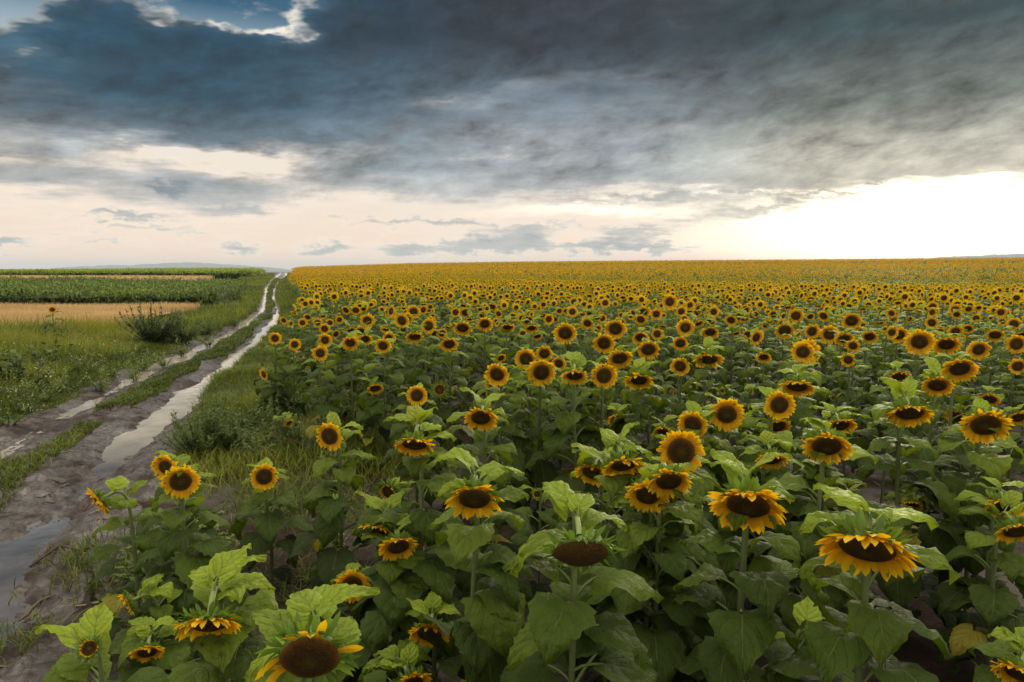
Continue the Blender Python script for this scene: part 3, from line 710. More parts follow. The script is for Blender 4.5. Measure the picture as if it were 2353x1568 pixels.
for i, h in enumerate(ALL):
    x, y, dpx, pt, yw, kind, hh, lab = h
    p, dia = SOLVED[i]; n = pose(pt, yw, p)
    rg = np.random.default_rng(100 + i)
    d = math.hypot(p[0], p[1]); near = d < 7
    base = np.array([p[0] - n[0] * .2 + rg.normal(0, .05), p[1] - n[1] * .2 + rg.normal(0, .05), 0])
    base[2] = float(terrain(base[0], base[1])); HEADS.append((base[0], base[1]))
    short = p[2] < 1.15
    q = 1.0 if d < 8 else .8
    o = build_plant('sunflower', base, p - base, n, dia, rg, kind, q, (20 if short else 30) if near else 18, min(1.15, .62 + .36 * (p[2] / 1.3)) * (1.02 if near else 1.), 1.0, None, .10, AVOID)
    if lab is None: lab = 'sunflower of the middle rows, ' + POSE_NAME(pt, yw)
    tag(o, lab, 'sunflower', EASY); N_OBJ += 1

# ------------------------------------------------------------------ the rest of the crop
def field_left(y):
    e = road_r(y) + np.interp(y, [9, 14, 22, 40, 100, 200], [1.35, 1.1, .8, .75, 1.3, 1.6])
    gap = np.interp(y, [3, 4.5, 6, 7.5, 9, 11, 12.3, 13], [-.2, -.6, -1.0, -1.0, -1.3, -2.0, -3.6, -1e6])
    return np.maximum(e, gap)
def scatter(r0, r1, dens, a0=-40, a1=43):
    n = int(dens * .5 * R(a1 - a0) * (r1**2 - r0**2)); r = np.sqrt(rng.uniform(r0**2, r1**2, n)); a = np.radians(rng.uniform(a0, a1, n))
    x, y = r * np.sin(a), r * np.cos(a); k = x > field_left(y); return x[k], y[k]
def thin(xy, dmin, keep):
    """drop points closer than dmin to those already kept"""
    grid = {}
    for a, b in keep: grid.setdefault((int(a // dmin), int(b // dmin)), []).append((a, b))
    res = []
    for a, b in xy:
        ci, cj = int(a // dmin), int(b // dmin)
        if any((a - c)**2 + (b - e)**2 < dmin * dmin for i in (-1, 0, 1) for j in (-1, 0, 1) for c, e in grid.get((ci + i, cj + j), ())): continue
        grid.setdefault((ci, cj), []).append((a, b)); res.append((a, b))
    return res
PROTO = []
PP = [(6, -4), (14, 8), (20, -8), (10, 2), (30, 4), (40, -4), (52, 6), (16, -14), (66, 0), (8, 12), (24, 0), (46, 10), (12, -6), (34, -10), (18, 16), (60, -8), (26, -18), (8, -2), (44, 2), (4, 6), (54, -14), (22, 8)]
for i, (pt, yw) in enumerate(PP):
    rg = np.random.default_rng(500 + i); a = R(yw); n = np.array([sin(a) * cos(R(pt)), -cos(a) * cos(R(pt)), -sin(R(pt))])
    o = build_plant('sunflower', (0, 0, 0), (0, -.18, 1.47 + rg.normal(0, .05)), n, rg.uniform(.155, .235), rg, 'ragged' if pt > 59 or i % 4 == 3 else 'open', .8, 16, 1.0, 1.0, None, .06)
    PROTO.append([o, pt, yw, False])
def tree_of(o): return [c for c in o.children]
def copy_plant(src, loc, rz, sc):
    c = src.copy(); col.objects.link(c); c.location = loc; c.rotation_euler = (0, 0, rz); c.scale = (sc, sc, sc)
    for ch in src.children:
        k = ch.copy(); col.objects.link(k); k.parent = c
        for g in ch.children:
            e = g.copy(); col.objects.link(e); e.parent = k
    return c
cand = sorted(zip(*scatter(7.2, 36, 16)), key=lambda q: q[0]**2 + q[1]**2)
pts = thin(rng.permutation(np.array(cand)).tolist(), .52, HEADS)
pts.sort(key=lambda q: q[0]**2 + q[1]**2)
pts = [q for q in pts if not (math.hypot(*q) < 10.5 and rng.random() < .55)]
inview = lambda q: abs(q[0]) < .76 * q[1] + .3
objs = [q for q in pts if inview(q)][:300 - N_OBJ]
last = max(math.hypot(*q) for q in objs); ok = set(objs)
for k, q in enumerate(objs):
    pr = PROTO[k] if k < len(PROTO) else PROTO[rng.integers(len(PROTO))]
    rz = math.atan2(-q[0], q[1]) * .6 + R(rng.normal(0, 20)); sc = rng.uniform(.86, 1.08)
    loc = (q[0], q[1], float(terrain(*q)))
    if k < len(PROTO): o = pr[0]; o.location = loc; o.rotation_euler = (0, 0, rz); o.scale = (sc,) * 3
    else: o = copy_plant(pr[0], loc, rz, sc)
    far = math.hypot(*q) > 12.5
    tag(o, ('sunflower in the crowded back rows, ' if far else 'sunflower between larger mid field blooms, ') + POSE_NAME(pr[1], pr[2]), 'sunflower', EASY)

# young plants without an open flower that fill the stand close to the viewer
cand = [q for q in zip(*scatter(1.9, 10., 10)) if q[0] > field_left(q[1]) + .1 and inview(q)]
def hides(q):
    for zz in (.5, .8, 1.0):
        c = np.array([q[0], q[1], zz - CAM_H]); dl = np.linalg.norm(c)
        if ((AVOID[:, 4] > dl) & (np.arccos(np.clip(AVOID[:, :3] @ (c / dl), -1, 1)) < AVOID[:, 3] + .16 / dl)).any(): return True
    return False
low = [q for q in thin(cand, .55, HEADS) if not hides(q)][:70]
LOW = []
for i in range(8):
    rg = np.random.default_rng(900 + i); a = rg.uniform(-.5, .5); n = np.array([sin(a) * .9, -cos(a) * .9, .3])
    LOW.append(build_plant('young_sunflower', (0, 0, 0), (0, -.05, rg.uniform(.72, .98)), n, .085, rg, 'bud', .8, 13, 1.08, .85, None, .2))
for k, q in enumerate(low):
    loc = (q[0], q[1], float(terrain(*q))); rz = rng.uniform(-.8, .8); sc = rng.uniform(.85, 1.12)
    if k < len(LOW): o = LOW[k]; o.location = loc; o.rotation_euler = (0, 0, rz); o.scale = (sc,) * 3
    else: o = copy_plant(LOW[k % len(LOW)], loc, rz, sc)
    tag(o, 'low young sunflower with a closed bud among the stems of flowering plants', 'sunflower', 'young sunflowers under the blooms')

# everything farther off: one mass of simple plants
def lod(level, rg):
    A = Acc(); pt = R(rg.choice([6, 14, 22, 32, 42, 55]) + (10 if level == 3 else 0)); yw = R(rg.normal(0, 10)); n = np.array([sin(yw) * cos(pt), -cos(yw) * cos(pt), -sin(pt)])
    n, s, t = frame(n); h = 1.47 + rg.normal(0, .07); P = np.array([0, -.15, h]); Rr = rg.uniform(.086, .110); dr = Rr * (.56 if level < 3 else .66)  # farthest discs enlarged so heads look darker, shape standing in for shading
    if level == 1: tube(A, bez(np.zeros(3), np.array([0, 0, .6]), np.array([0, .12, h + .12]), P - n * .03, 6), .010, 4, .5, 1)
    nl = {1: 12, 2: 7, 3: 3, 4: 7}[level]; ga = rg.uniform(0, 6)
    for k in range(nl):
        f = {1: .25, 2: .5, 3: .8, 4: .55}[level] + (1 - {1: .25, 2: .5, 3: .8, 4: .55}[level]) * .96 * (k + .5) / nl; ga += 2.4; d = np.array([cos(ga), sin(ga), 0]); sd = np.array([-sin(ga), cos(ga), 0])
        size = np.interp(f, [0, .45, .7, 1], [.2, .28, .23, .11]) * rg.uniform(.85, 1.2); p = np.array([0, -.03, h * f]) + d * size * .35 + UPV * size * .15
        tone = np.interp(f, [0, .35, .7, .88, 1], [.08, .22, .56, .9, 1.05]) + rg.normal(0, .06)  # same mix of leaf age and painted top light, by height
        leaf(A, p, d, sd, size, size * .8, rg, .2, -1.1 if f < .85 else -.2, .25, tone, 5 if level == 1 else 3, 3, 0, .6)
    m = {1: 10, 2: 7, 3: 6, 4: 6}[level]
    def ring(r0, h0, r1, h1, mat, m, jag=0, uv0=.5, uv1=.5):
        a = np.linspace(0, 2 * pi, m, endpoint=False); rr1 = r1 * (1 + jag * (np.arange(m) % 2 - .5)) * (1 + rg.normal(0, .05, m) * (jag > 0))
        V = np.concatenate([P + (r * np.cos(a))[:, None] * s + (r * np.sin(a))[:, None] * t + hh * n for r, hh in ((np.full(m, r0), h0), (rr1, h1))])
        j = np.arange(m); jn = (j + 1) % m
        A.add(V, np.stack([j, jn, jn + m, j + m], 1), np.stack([np.repeat([uv0, uv1], m), np.tile(a / (2 * pi), 2)], 1), .2 if level == 1 else .9, mat)  # far petals toned deeper orange, backlit shading put into their colour
    if level == 4: return A.arrays()
    ring(.002, dr * .14, dr, 0, 3, m, 0, .2, .8)
    ring(dr * .95, 0, Rr * 1.08, -.012, 2, {1: 22, 2: 14, 3: 8}[level], .34, .1, 1)
    if level == 1: ring(dr, -.01, .02, -.07, 4, 8); 
    if level < 3: ring(dr, -.012, Rr * .98, -.05, 4, {1: 16, 2: 8}[level], .5)
    v, f, uv, tn, mi = A.arrays(); return v, f, uv, tn, mi
def tile(protos, x, y, rg):
    V, F, U, T, M, off = [], [], [], [], [], 0
    which = rg.integers(len(protos), size=len(x)); z = terrain(x, y)
    for i, (v, f, uv, tn, mi) in enumerate(protos):
        k = np.where(which == i)[0]
        if not len(k): continue
        a = np.arctan2(-x[k], y[k]) * .6 + rg.normal(0, .40, len(k)); sc = rg.uniform(.86, 1.1, len(k))
        ca, sa = (np.cos(a) * sc)[:, None], (np.sin(a) * sc)[:, None]
        W = np.stack([v[:, 0] * ca - v[:, 1] * sa + x[k][:, None], v[:, 0] * sa + v[:, 1] * ca + y[k][:, None], v[:, 2] * sc[:, None] + z[k][:, None]], -1)
        V.append(W.reshape(-1, 3)); F.append((f[None] + (np.arange(len(k)) * len(v))[:, None, None]).reshape(-1, 4) + off); off += len(k) * len(v)
        U.append(np.tile(uv, (len(k), 1))); T.append(np.tile(tn, len(k)) + np.repeat(rg.normal(0, .05, len(k)), len(tn))); M.append(np.tile(mi, len(k)))
    return [V, F, U, T, M, off]
def build_mass():
    rg = np.random.default_rng(42); parts = []
    rest = [q for q in pts if q not in ok]; side = [q for q in zip(*scatter(1.5, 7.4, 4, 36, 80)) if q[0] > .80 * q[1] + .75]; rest = np.array(rest + thin(side, .5, HEADS)); parts.append(tile([lod(1, rg) for _ in range(14)], rest[:, 0], rest[:, 1], rg))
    def leafy(x, y):                                     # patches that have not come into flower yet
        r = np.hypot(x, y); az = np.degrees(np.arctan2(x, y)); n = fbm(x * .05, y * .05, 91, 3)
        b = np.exp(-((r - 74 - 10 * n) / 9)**2) * sstep(-12, 8, az) * .85 + np.exp(-((r - 118 - 20 * n) / 14)**2) * .5 * sstep(5, 25, az) + .20
        return rg.random(len(x)) < b
    L2, L3, L4 = [lod(2, rg) for _ in range(16)], [lod(3, rg) for _ in range(12)], [lod(4, rg) for _ in range(8)]
    x, y = scatter(36, 90, 3.0); k = leafy(x, y); parts.append(tile(L2, x[~k], y[~k], rg)); parts.append(tile(L4, x[k], y[k], rg))
    x, y = scatter(90, 170, 2.0); k = leafy(x, y); parts.append(tile(L3, x[~k], y[~k], rg)); parts.append(tile(L4, x[k], y[k], rg))
    x, y = scatter(170, 330, 1.1); k = leafy(x, y); parts.append(tile(L3, x[~k], y[~k], rg))
    # closed layer of leaves under the far heads
    r, a = np.meshgrid(np.geomspace(34, 400, 150), np.radians(np.linspace(-22, 44, 260)), indexing='ij')
    x, y = r * np.sin(a), r * np.cos(a); x = np.maximum(x, field_left(y) + .3)
    z = terrain(x, y) + 1.02 + .10 * fbm(x * 1.3, y * 1.3, 77, 3) - .9 * (1 - sstep(0, 1.2, x - field_left(y)))
    parts.append([[np.stack([x, y, z], -1).reshape(-1, 3)], [grid_faces(*x.shape)[:, ::-1]], [np.full((x.size, 2), .5)], [np.full(x.size, .45)], [np.full((x.shape[0] - 1) * (x.shape[1] - 1), 5)], x.size])
    V, F, U, T, M, off = [], [], [], [], [], 0
    for p in parts:
        V += p[0]; F += [f + off for f in p[1]]; U += p[2]; T += p[3]; M += p[4]; off += p[5]
    o = obj('sunflower_field', np.concatenate(V), np.concatenate(F), [LEAF, STEM, PETAL, DISC, BRACT, CANOPY], None, np.concatenate(M), {'tone': np.concatenate(T)}, np.concatenate(U))
    tag(o, 'dense far rows of yellow sunflowers stretching to the skyline', 'sunflower field', None, 'stuff')
build_mass()
print('objects', N_OBJ, len(objs), 'last', last, 'low', len(low), 'rest', len(pts) - len(objs))

rg = np.random.default_rng(321); p, _ = solve(205, 1490, 150, 1.04); b = np.array([p[0], p[1] + .1, float(terrain(p[0], p[1]))])
tag(build_plant('young_sunflower', b, p - b, np.array([.2, -.8, .5]), .08, rg, 'bud', 1.0, 16, 1.25, .98, None, .0, AVOID), 'pale young sunflower with broad bright leaves at the lower left beside the mud', 'sunflower')
# ------------------------------------------------------------------ grass, weeds and the crops left of the track
def mat_blade(name, stops, tr=(1.6, 1.6, .6), rough=.55, trf=.3):
    m = new_mat(name); t = attr('tone'); c = ramp(t, stops)
    out(mixsh(trf, principled(c, rough, .25), translucent(mixc(1., c, tr, 'MULTIPLY')))); return m
GRASS = mat_blade('grass_blade', [(0., (.030, .048, .007)), (.35, (.090, .125, .015)), (.65, (.200, .225, .024)), (.85, (.26, .21, .045)), (1., (.34, .25, .10))])
WHEAT = mat_blade('wheat_straw', [(0., (.30, .205, .095)), (.5, (.52, .37, .185)), (1., (.64, .49, .27))], (1.2, 1.1, .8))
CORN = mat_blade('corn_leaf', [(0., (.028, .046, .008)), (.5, (.085, .130, .016)), (1., (.24, .30, .028))])
WEED = mat_blade('weed_leaf', [(0., (.032, .056, .016)), (.5, (.098, .142, .032)), (1., (.22, .29, .04))])
WHITEF = mat_blade('weed_flower', [(0., (.62, .58, .44)), (1., (.78, .76, .66))], (1, 1, 1), .7, .2)
STRAW = mat_blade('dead_stalk', [(0., (.035, .022, .015)), (.5, (.10, .066, .042)), (1., (.26, .19, .13))], (1, 1, 1), .7, .0)

def blades(x, y, z, h, w, lean, tone, rg, m=0):
    """curved three-segment blades -> verts, quads, tone"""
    n = len(x); a = rg.uniform(0, 2 * pi, n); b = a + pi / 2 + rg.normal(0, .5, n)
    dx, dy = np.cos(a), np.sin(a); sx, sy = np.cos(b), np.sin(b)
    rows = []
    for f, wf, lf in ((0, .75, 0), (.4, 1., .16), (.75, .7, .5), (1., .08, 1.)):
        px = x + dx * lean * h * lf; py = y + dy * lean * h * lf; pz = z + h * f * (1 - .25 * lean * f)
        for sg in (-1, 1): rows.append(np.stack([px + sg * sx * w * wf * .5, py + sg * sy * w * wf * .5, pz], -1))
    V = np.stack(rows, 1).reshape(-1, 3); q = np.array([(0, 1, 3, 2), (2, 3, 5, 4), (4, 5, 7, 6)])
    F = (q[None] + (np.arange(n) * 8)[:, None, None]).reshape(-1, 4)
    return V, F, np.repeat(tone, 8)
def join(name, parts, mats, label, cat, kind='stuff', group=None):
    V, F, T, M, off = [], [], [], [], 0
    for p in parts:
        v, f, t = p[:3]; V.append(v); F.append(f + off); T.append(t); M.append(np.full(len(f), p[3] if len(p) > 3 else 0)); off += len(v)
    o = obj(name, np.concatenate(V), np.concatenate(F), mats, None, np.concatenate(M), {'tone': np.concatenate(T)}, None, True)
    return tag(o, label, cat, group, kind)
def rand_area(n, xf0, xf1, y0, y1, rg, bias=1.6):
    """points between the curves xf0(y) and xf1(y); nearer rows get more"""
    y = y0 * (y1 / y0)**(rg.random(n)**(1 / bias) if bias != 1 else rg.random(n)); u = rg.random(n)
    a, b = xf0(y), xf1(y); return a + (b - a) * u, y
def groundz(x, y):
    r = np.hypot(x, y); near = 1 - sstep(25, 60, r)
    return terrain(x, y) + near * (.05 * fbm(x * 1.1, y * 1.1, 3, 4)) 

def wleft(y): return road_l(y) - np.interp(y, [20, 30, 39, 60], [2.8, 2.2, 2.4, 5])
def build_grass():
    rg = np.random.default_rng(11); P = []
    # left verge: short turf by the rut, then taller weedy growth
    x, y = rand_area(90000, lambda y: road_l(y) - 1.5, lambda y: road_l(y) + .22 * (road_r(y) - road_l(y)) * .45, 5, 46, rg)
    edge = road_l(y) + .18 + .35 * fbm(x * .6, y * .6, 51, 3) - x; k = edge > 0; x, y, edge = x[k], y[k], edge[k]
    hh = (.07 + .20 * sstep(.1, 1.4, edge)) * rg.uniform(.6, 1.4, len(x))
    P.append((*blades(x, y, groundz(x, y) - .01, hh, .006 + .0005 * y, rg.uniform(.3, 1., len(x)), np.clip(.28 + .25 * fbm(x * .8, y * .5, 52, 3) + rg.normal(0, .12, len(x)) + .12 * sstep(.6, 1.5, edge), 0, 1), rg),))
    x, y = rand_area(120000, lambda y: road_l(y) - 11.5 + .0 * y, lambda y: road_l(y) - .75, 6, 26, rg, 1.3)
    k = (y < 22. + 2.2 * fbm(x * .5, y * 0, 50, 3)) | (x > wleft(y) - .4); x, y = x[k], y[k]
    d = road_l(y) - x; n1 = fbm(x * .45, y * .35, 53, 3)
    hh = np.clip(.22 + .19 * np.minimum(d, 4.) + .28 * n1, .15, 1.15) * rg.uniform(.5, 1.25, len(x))
    tone = np.clip(.56 + .5 * fbm(x * .5 + 5, y * .4, 54, 3) + rg.normal(0, .13, len(x)), 0, 1)
    P.append(blades(x, y, groundz(x, y) - .01, hh, .008 + .0005 * y, rg.uniform(.1, .9, len(x)), tone, rg))
    # verge beside far part of the track
    x, y = rand_area(26000, lambda y: road_l(y) - 2.6 - .02 * y, lambda y: road_l(y) + .1, 26, 150, rg, 1.)
    P.append(blades(x, y, groundz(x, y) - .01, rg.uniform(.2, .6, len(x)), .02 + .0006 * y, rg.uniform(.1, .9, len(x)), np.clip(.35 + .3 * fbm(x * .3, y * .2, 55, 3) + rg.normal(0, .12, len(x)), 0, 1), rg))
    # crown between the ruts
    x, y = rand_area(60000, lambda y: road_l(y) + .34 * (road_r(y) - road_l(y)), lambda y: road_l(y) + .66 * (road_r(y) - road_l(y)), 6.2, 120, rg, 1.5)
    t = (x - road_l(y)) / (road_r(y) - road_l(y)); k = (fbm(x * .8, y * .35, 56, 3) + .62 - np.abs(t - .48 - .03 * np.sin(y * .4)) * (9.5 - 3 * sstep(8, 20, y)) > 0) | False
    k &= ~((y > 10.2) & (y < 11.6) & (fbm(x, y, 57, 2) > -.3)); x, y = x[k], y[k]; z, _ = road_z(x, y)
    P.append(blades(x, y, z - .005, rg.uniform(.03, .10, len(x)) * (1 + .02 * y), .010 + .0006 * y, rg.uniform(.5, 1.1, len(x)), np.clip(.26 + .22 * fbm(x, y * .6, 58, 3) + rg.normal(0, .1, len(x)), 0, 1), rg))
    # right verge up to the sunflowers
    x, y = rand_area(95000, lambda y: road_r(y) - .35, lambda y: field_left(y) + .5, 6.6, 40, rg, 1.5)
    k = x > road_r(y) - .05 + .3 * fbm(x * .9, y * .6, 59, 3) - .5 * sstep(10, 14, y) + .3 * (1 - sstep(7, 8.5, y)); x, y = x[k], y[k]
    thinr = sstep(6.5, 8., y + .8 * fbm(x, y, 63, 2)); k = rg.random(len(x)) < thinr; x, y = x[k], y[k]
    n1 = fbm(x * .9, y * .7, 60, 3)
    P.append(blades(x, y, groundz(x, y) - .01, np.clip(.24 + .20 * n1, .06, .6) * rg.uniform(.5, 1.3, len(x)), .007 + .0005 * y, rg.uniform(.3, 1.1, len(x)), np.clip(.36 + .40 * fbm(x * .7, y * .6, 61, 3) + rg.normal(0, .14, len(x)), 0, 1), rg))
    x, y = rand_area(16000, lambda y: road_r(y) - .3, lambda y: field_left(y) + .3, 40, 200, rg, 1.)
    P.append(blades(x, y, groundz(x, y) - .01, rg.uniform(.2, .6, len(x)), .02 + .0006 * y, rg.uniform(.1, .9, len(x)), np.clip(.4 + rg.normal(0, .15, len(x)), 0, 1), rg))
    # sparse tufts on the mud in front and in the open soil
    c = [(ground_pt(*q)[0], ground_pt(*q)[1], n, s) for q, n, s in [((330, 1270), 500, .5), ((250, 1330), 300, .4), ((20, 1480), 160, .3), ((190, 1290), 60, .3), ((20, 1090), 300, .4), ((700, 1130), 900, .6), ((640, 1180), 260, .4), ((560, 1160), 300, .5), ((820, 1180), 500, .5), ((760, 1330), 300, .4), ((450, 1400), 260, .4), ((330, 1440), 100, .3), ((620, 1400), 150, .4)]]
    for cx_, cy_, n, s in c:
        x, y = rg.normal(cx_, s * .6, n), rg.normal(cy_, s * .5, n); inr = (x > road_l(y)) & (x < road_r(y)); z = np.where(inr, road_z(x, y)[0], groundz(x, y))
        P.append(blades(x, y, z - .01, rg.uniform(.04, .20, n), .009, rg.uniform(.5, 1.2, n), np.clip(rg.normal(.34, .14, n), 0, 1), rg))
    join('grass', P, [GRASS], 'green and yellowing grass along the verges and the crown of the track', 'grass')
build_grass()

def small_flowers():
    rg = np.random.default_rng(12); x, y = rand_area(1100, lambda y: road_l(y) - 8, lambda y: road_l(y) - .5, 8, 20, rg, 1.)
    k = fbm(x * .5, y * .4, 71, 2) > .0; x, y = x[k], y[k]; z = groundz(x, y) + np.clip(.30 + .1 * np.minimum(road_l(y) - x, 3.5), 0, .7) * rg.uniform(.6, 1.1, len(x))
    s = .007 + .0005 * y; a = rg.uniform(0, 6.3, len(x)); tl = rg.normal(0, .4, (len(x), 2))
    q = [np.stack([x + s * np.cos(a + i * pi / 2), y + s * np.sin(a + i * pi / 2), z + s * (tl[:, 0] * np.cos(i * pi / 2) + tl[:, 1] * np.sin(i * pi / 2))], -1) for i in range(4)]
    V = np.stack(q, 1).reshape(-1, 3); F = (np.array([0, 1, 2, 3])[None] + (np.arange(len(x)) * 4)[:, None])
    join('wild_flowers', [(V, F, np.repeat(rg.random(len(x)), 4))], [WHITEF], 'tiny pale wild flowers dotted through the left verge', 'wild flowers')
small_flowers()

# ---- wheat, corn
def build_crops():
    rg = np.random.default_rng(13)
    def wheat(name, y0, y1, x0, x1, n, h, wd, label):
        x, y = rand_area(n, x0, x1, y0, y1, rg, 1.); k = (x < x1(y) - .8 - 1.3 * fbm(y * .45, y * 0, 88, 3)) & (y > y0 + .8 + 1.6 * fbm(x * .3, x * 0, 89, 3)) & (y < y1 - .5 + 1. * fbm(x * .25, x * 0, 90, 3)); x, y = x[k], y[k]; z = terrain(x, y)
        hh = (h + .07 * fbm(x * .35, y * .35, 81, 3)) * rg.uniform(.82, 1.08, len(x))
        tone = np.clip(.5 + .4 * fbm(x * .3, y * .5, 82, 3) + rg.normal(0, .16, len(x)), 0, 1)
        P = [blades(x, y, z, hh, wd + .0005 * y, rg.uniform(.05, .35, len(x)), tone, rg)]
        gy, gu = np.meshgrid(np.linspace(y0 + 2.5, y1 - 1.5, 60), np.linspace(0.01, .96, 110), indexing='ij'); gx = x0(gy) + (x1(gy) - x0(gy)) * gu
        gz = terrain(gx, gy) + h * .72 + .06 * fbm(gx * .8, gy * .8, 83, 3) - h * .6 * (1 - sstep(0, .1, gu) * (1 - sstep(.985, 1., gu)))
        P.append((np.stack([gx, gy, gz], -1).reshape(-1, 3), grid_faces(*gx.shape)[:, ::-1], np.full(gx.size, .35)))
        join(name, P, [WHEAT], label, 'wheat')
    wheat('wheat', 20.5, 38.5, lambda y: -.86 * y - 4, wleft, 95000, .62, .010, 'ripe tan wheat patch between the weedy verge and the green crop')
    wheat('wheat', 84, 112, lambda y: -.9 * y - 4, lambda y: road_l(y) - 6 - .02 * y, 26000, .7, .03, 'thin far strip of ripe wheat between two green crops')
    def corn(name, y0, y1, x0, x1, dens, h, size, tone0, label):
        area = (y1 - y0) * abs(float((x1((y0 + y1) / 2) - x0((y0 + y1) / 2)))); n = int(area * dens)
        x, y = rand_area(n, x0, x1, y0, y1, rg, 1.); z = terrain(x, y); P = []
        hh = h * (1 + .10 * fbm(x * .3, y * .3, 85, 2)) * rg.uniform(.82, 1.12, n)
        for k in range(8):
            f = rg.uniform(.3, 1., n); a = rg.uniform(0, 2 * pi, n); L = size * rg.uniform(.7, 1.2, n); w = L * .14
            dx, dy = np.cos(a), np.sin(a); rows = []
            for s, lf, up, wf in ((0, 0, 0, .6), (1, .45, .32, 1.), (2, .85, .30, .8), (3, 1.1, .02, .1)):
                px, py, pz = x + dx * L * lf * .7, y + dy * L * lf * .7, z + hh * f * .88 + L * up
                for sg in (-1, 1): rows.append(np.stack([px - sg * dy * w * wf, py + sg * dx * w * wf, pz], -1))
            V = np.stack(rows, 1).reshape(-1, 3); q = np.array([(0, 1, 3, 2), (2, 3, 5, 4), (4, 5, 7, 6)])
            P.append((V, (q[None] + (np.arange(n) * 8)[:, None, None]).reshape(-1, 4), np.repeat(np.clip(tone0 + .35 * (f - .7) + .2 * fbm(x * .2, y * .2, 86, 2) + rg.normal(0, .12, n), 0, 1), 8)))
        P.append(blades(x, y, z, hh * 1.08, .04, rg.uniform(0, .15, n), np.clip(rg.normal(tone0, .1, n), 0, 1), rg))
        gy, gu = np.meshgrid(np.linspace(y0 + .6, y1, 50), np.linspace(0.01, .99, 90), indexing='ij'); gx = x0(gy) + (x1(gy) - x0(gy)) * gu
        gz = terrain(gx, gy) + h * .62 + .1 * fbm(gx, gy, 87, 3) - h * .55 * (1 - sstep(0, .05, gu) * (1 - sstep(.96, 1., gu)))
        P.append((np.stack([gx, gy, gz], -1).reshape(-1, 3), grid_faces(*gx.shape)[:, ::-1], np.full(gx.size, max(0, tone0 - .3))))
        join(name, P, [CORN], label, 'green crop')
    corn('green_crop', 39.5, 74, lambda y: -.86 * y - 4, lambda y: road_l(y) - 1.8 - .01 * y + 1.2 * np.sin(y * .7), 4.2, 1.25, .42, .42, 'dense dark green leafy crop behind the wheat patch')
    corn('green_crop', 114, 170, lambda y: -.9 * y - 4, lambda y: road_l(y) - 2. - .05 * (y - 114) + 1.5 * np.sin(y * .6), 2.0, 1.55, .62, .85, 'bright green tall crop on the skyline left of the track')
build_crops()

# ---- single weeds and bushes, each a thing
def build_weed(name, loc, h, spread, nst, nlf, llen, lw, tone, label, cat, rg, flowers=0, group=None, droopy=0.):
    root = empty(name, loc); S, L, Fl = Acc(), Acc(), Acc()
    for k in range(nst):
        a = rg.uniform(0, 2 * pi); r = spread * math.sqrt(rg.random()); top = np.array([cos(a) * r, sin(a) * r, h * rg.uniform(.6, 1.05) * (1 - .35 * (r / max(spread, .01))**2)])
        b = np.array([cos(a) * r * .18, sin(a) * r * .18, -.03]); p = bez(b, b + [0, 0, top[2] * .4], top - [0, 0, top[2] * .35], top, 7)
        tube(S, p, np.linspace(.006, .002, 7) * (.6 + h), 4, .4)
        for j in range(nlf):
            f = rg.uniform(.12, 1.); q = np.array([np.interp(f * 6, range(7), p[:, i]) for i in range(3)]); a2 = rg.uniform(0, 2 * pi); l = llen * rg.uniform(.6, 1.2) * (1.15 - .5 * f)
            leaf(L, q, np.array([cos(a2), sin(a2), 0]), np.array([-sin(a2), cos(a2), 0]), l, l * lw, rg, rg.uniform(.2, .9), rg.uniform(-.9, .3) - droopy, .2, np.clip(tone + .3 * (f - .6) + rg.normal(0, .1), 0, 1), 4, 3, 0, .5)
        for j in range(flowers if rg.random() < .8 else 0):
            c = top + rg.normal(0, .04, 3); s = .012
            Fl.add([c + [s, 0, 0], c + [0, s, .004], c + [-s, 0, 0], c + [0, -s, .004]], [(0, 1, 2, 3)], None, rg.random())
    S.build('stem', [STEM], root); L.build('leaves', [WEED], root)
    if Fl.n: Fl.build('blossoms', [WHITEF], root)
    return tag(root, label, cat, group)
def on_ground(x, y):
    p = ground_pt(x, y); return (p[0], p[1], float(groundz(p[0], p[1])))
rgw = np.random.default_rng(21)
W = lambda *a, **k: build_weed(*a, rgw, **k)
W('bush', on_ground(352, 800), 1.45, 1.10, 60, 40, .22, .24, .16, 'dark green feathery bush at the edge of the wheat patch', 'bush')
W('bush', on_ground(418, 792), 1.0, .75, 34, 30, .19, .26, .30, 'smaller mid green bush just right of the dark feathery one', 'bush')
W('bush', on_ground(475, 772), .9, .6, 26, 20, .14, .25, .30, 'low bush nearest the track at the end of the wheat patch', 'bush')
W('bush', on_ground(462, 1062), .78, .46, 60, 44, .10, .28, .38, 'grey green wormwood bush between the bright rut and roadside grass', 'bush')
W('bush', on_ground(535, 1048), .60, .42, 44, 36, .10, .28, .42, 'lower grey green bush behind the wormwood bush at the rut', 'bush')
W('bush', on_ground(575, 930), .55, .45, 26, 20, .085, .22, .40, 'thin grey green bush in the roadside grass near the field corner', 'bush')
W('weed', on_ground(742, 985), .85, .28, 9, 26, .09, .22, .42, 'tall feathery weed standing in grass before the dense sunflowers', 'weed')
W('weed', on_ground(820, 960), .8, .3, 9, 26, .09, .22, .34, 'dark feathery weed beside the bare soil before the dense sunflowers', 'weed')
W('weed', (.98, 2.75, 0.), .88, .16, 5, 30, .075, .34, .62, 'leggy weed with small toothed leaves and a pale green seed top among stems', 'weed', flowers=0)
W('weed', on_ground(780, 1290), .72, .14, 4, 22, .10, .6, .85, 'bright green young weed beside the muddy gap', 'weed')
W('weed', on_ground(420, 1245), .42, .35, 16, 16, .09, .5, .60, 'leafy low weed under leaning sunflowers at the mud edge', 'weed')
W('weed', on_ground(350, 1345), .40, .35, 16, 16, .10, .55, .52, 'wide low weed patch on the mud beside the lowest puddle', 'weed')
W('weed', on_ground(520, 1310), .34, .3, 12, 14, .09, .5, .66, 'small leafy weed under the drooping blooms near the mud', 'weed')
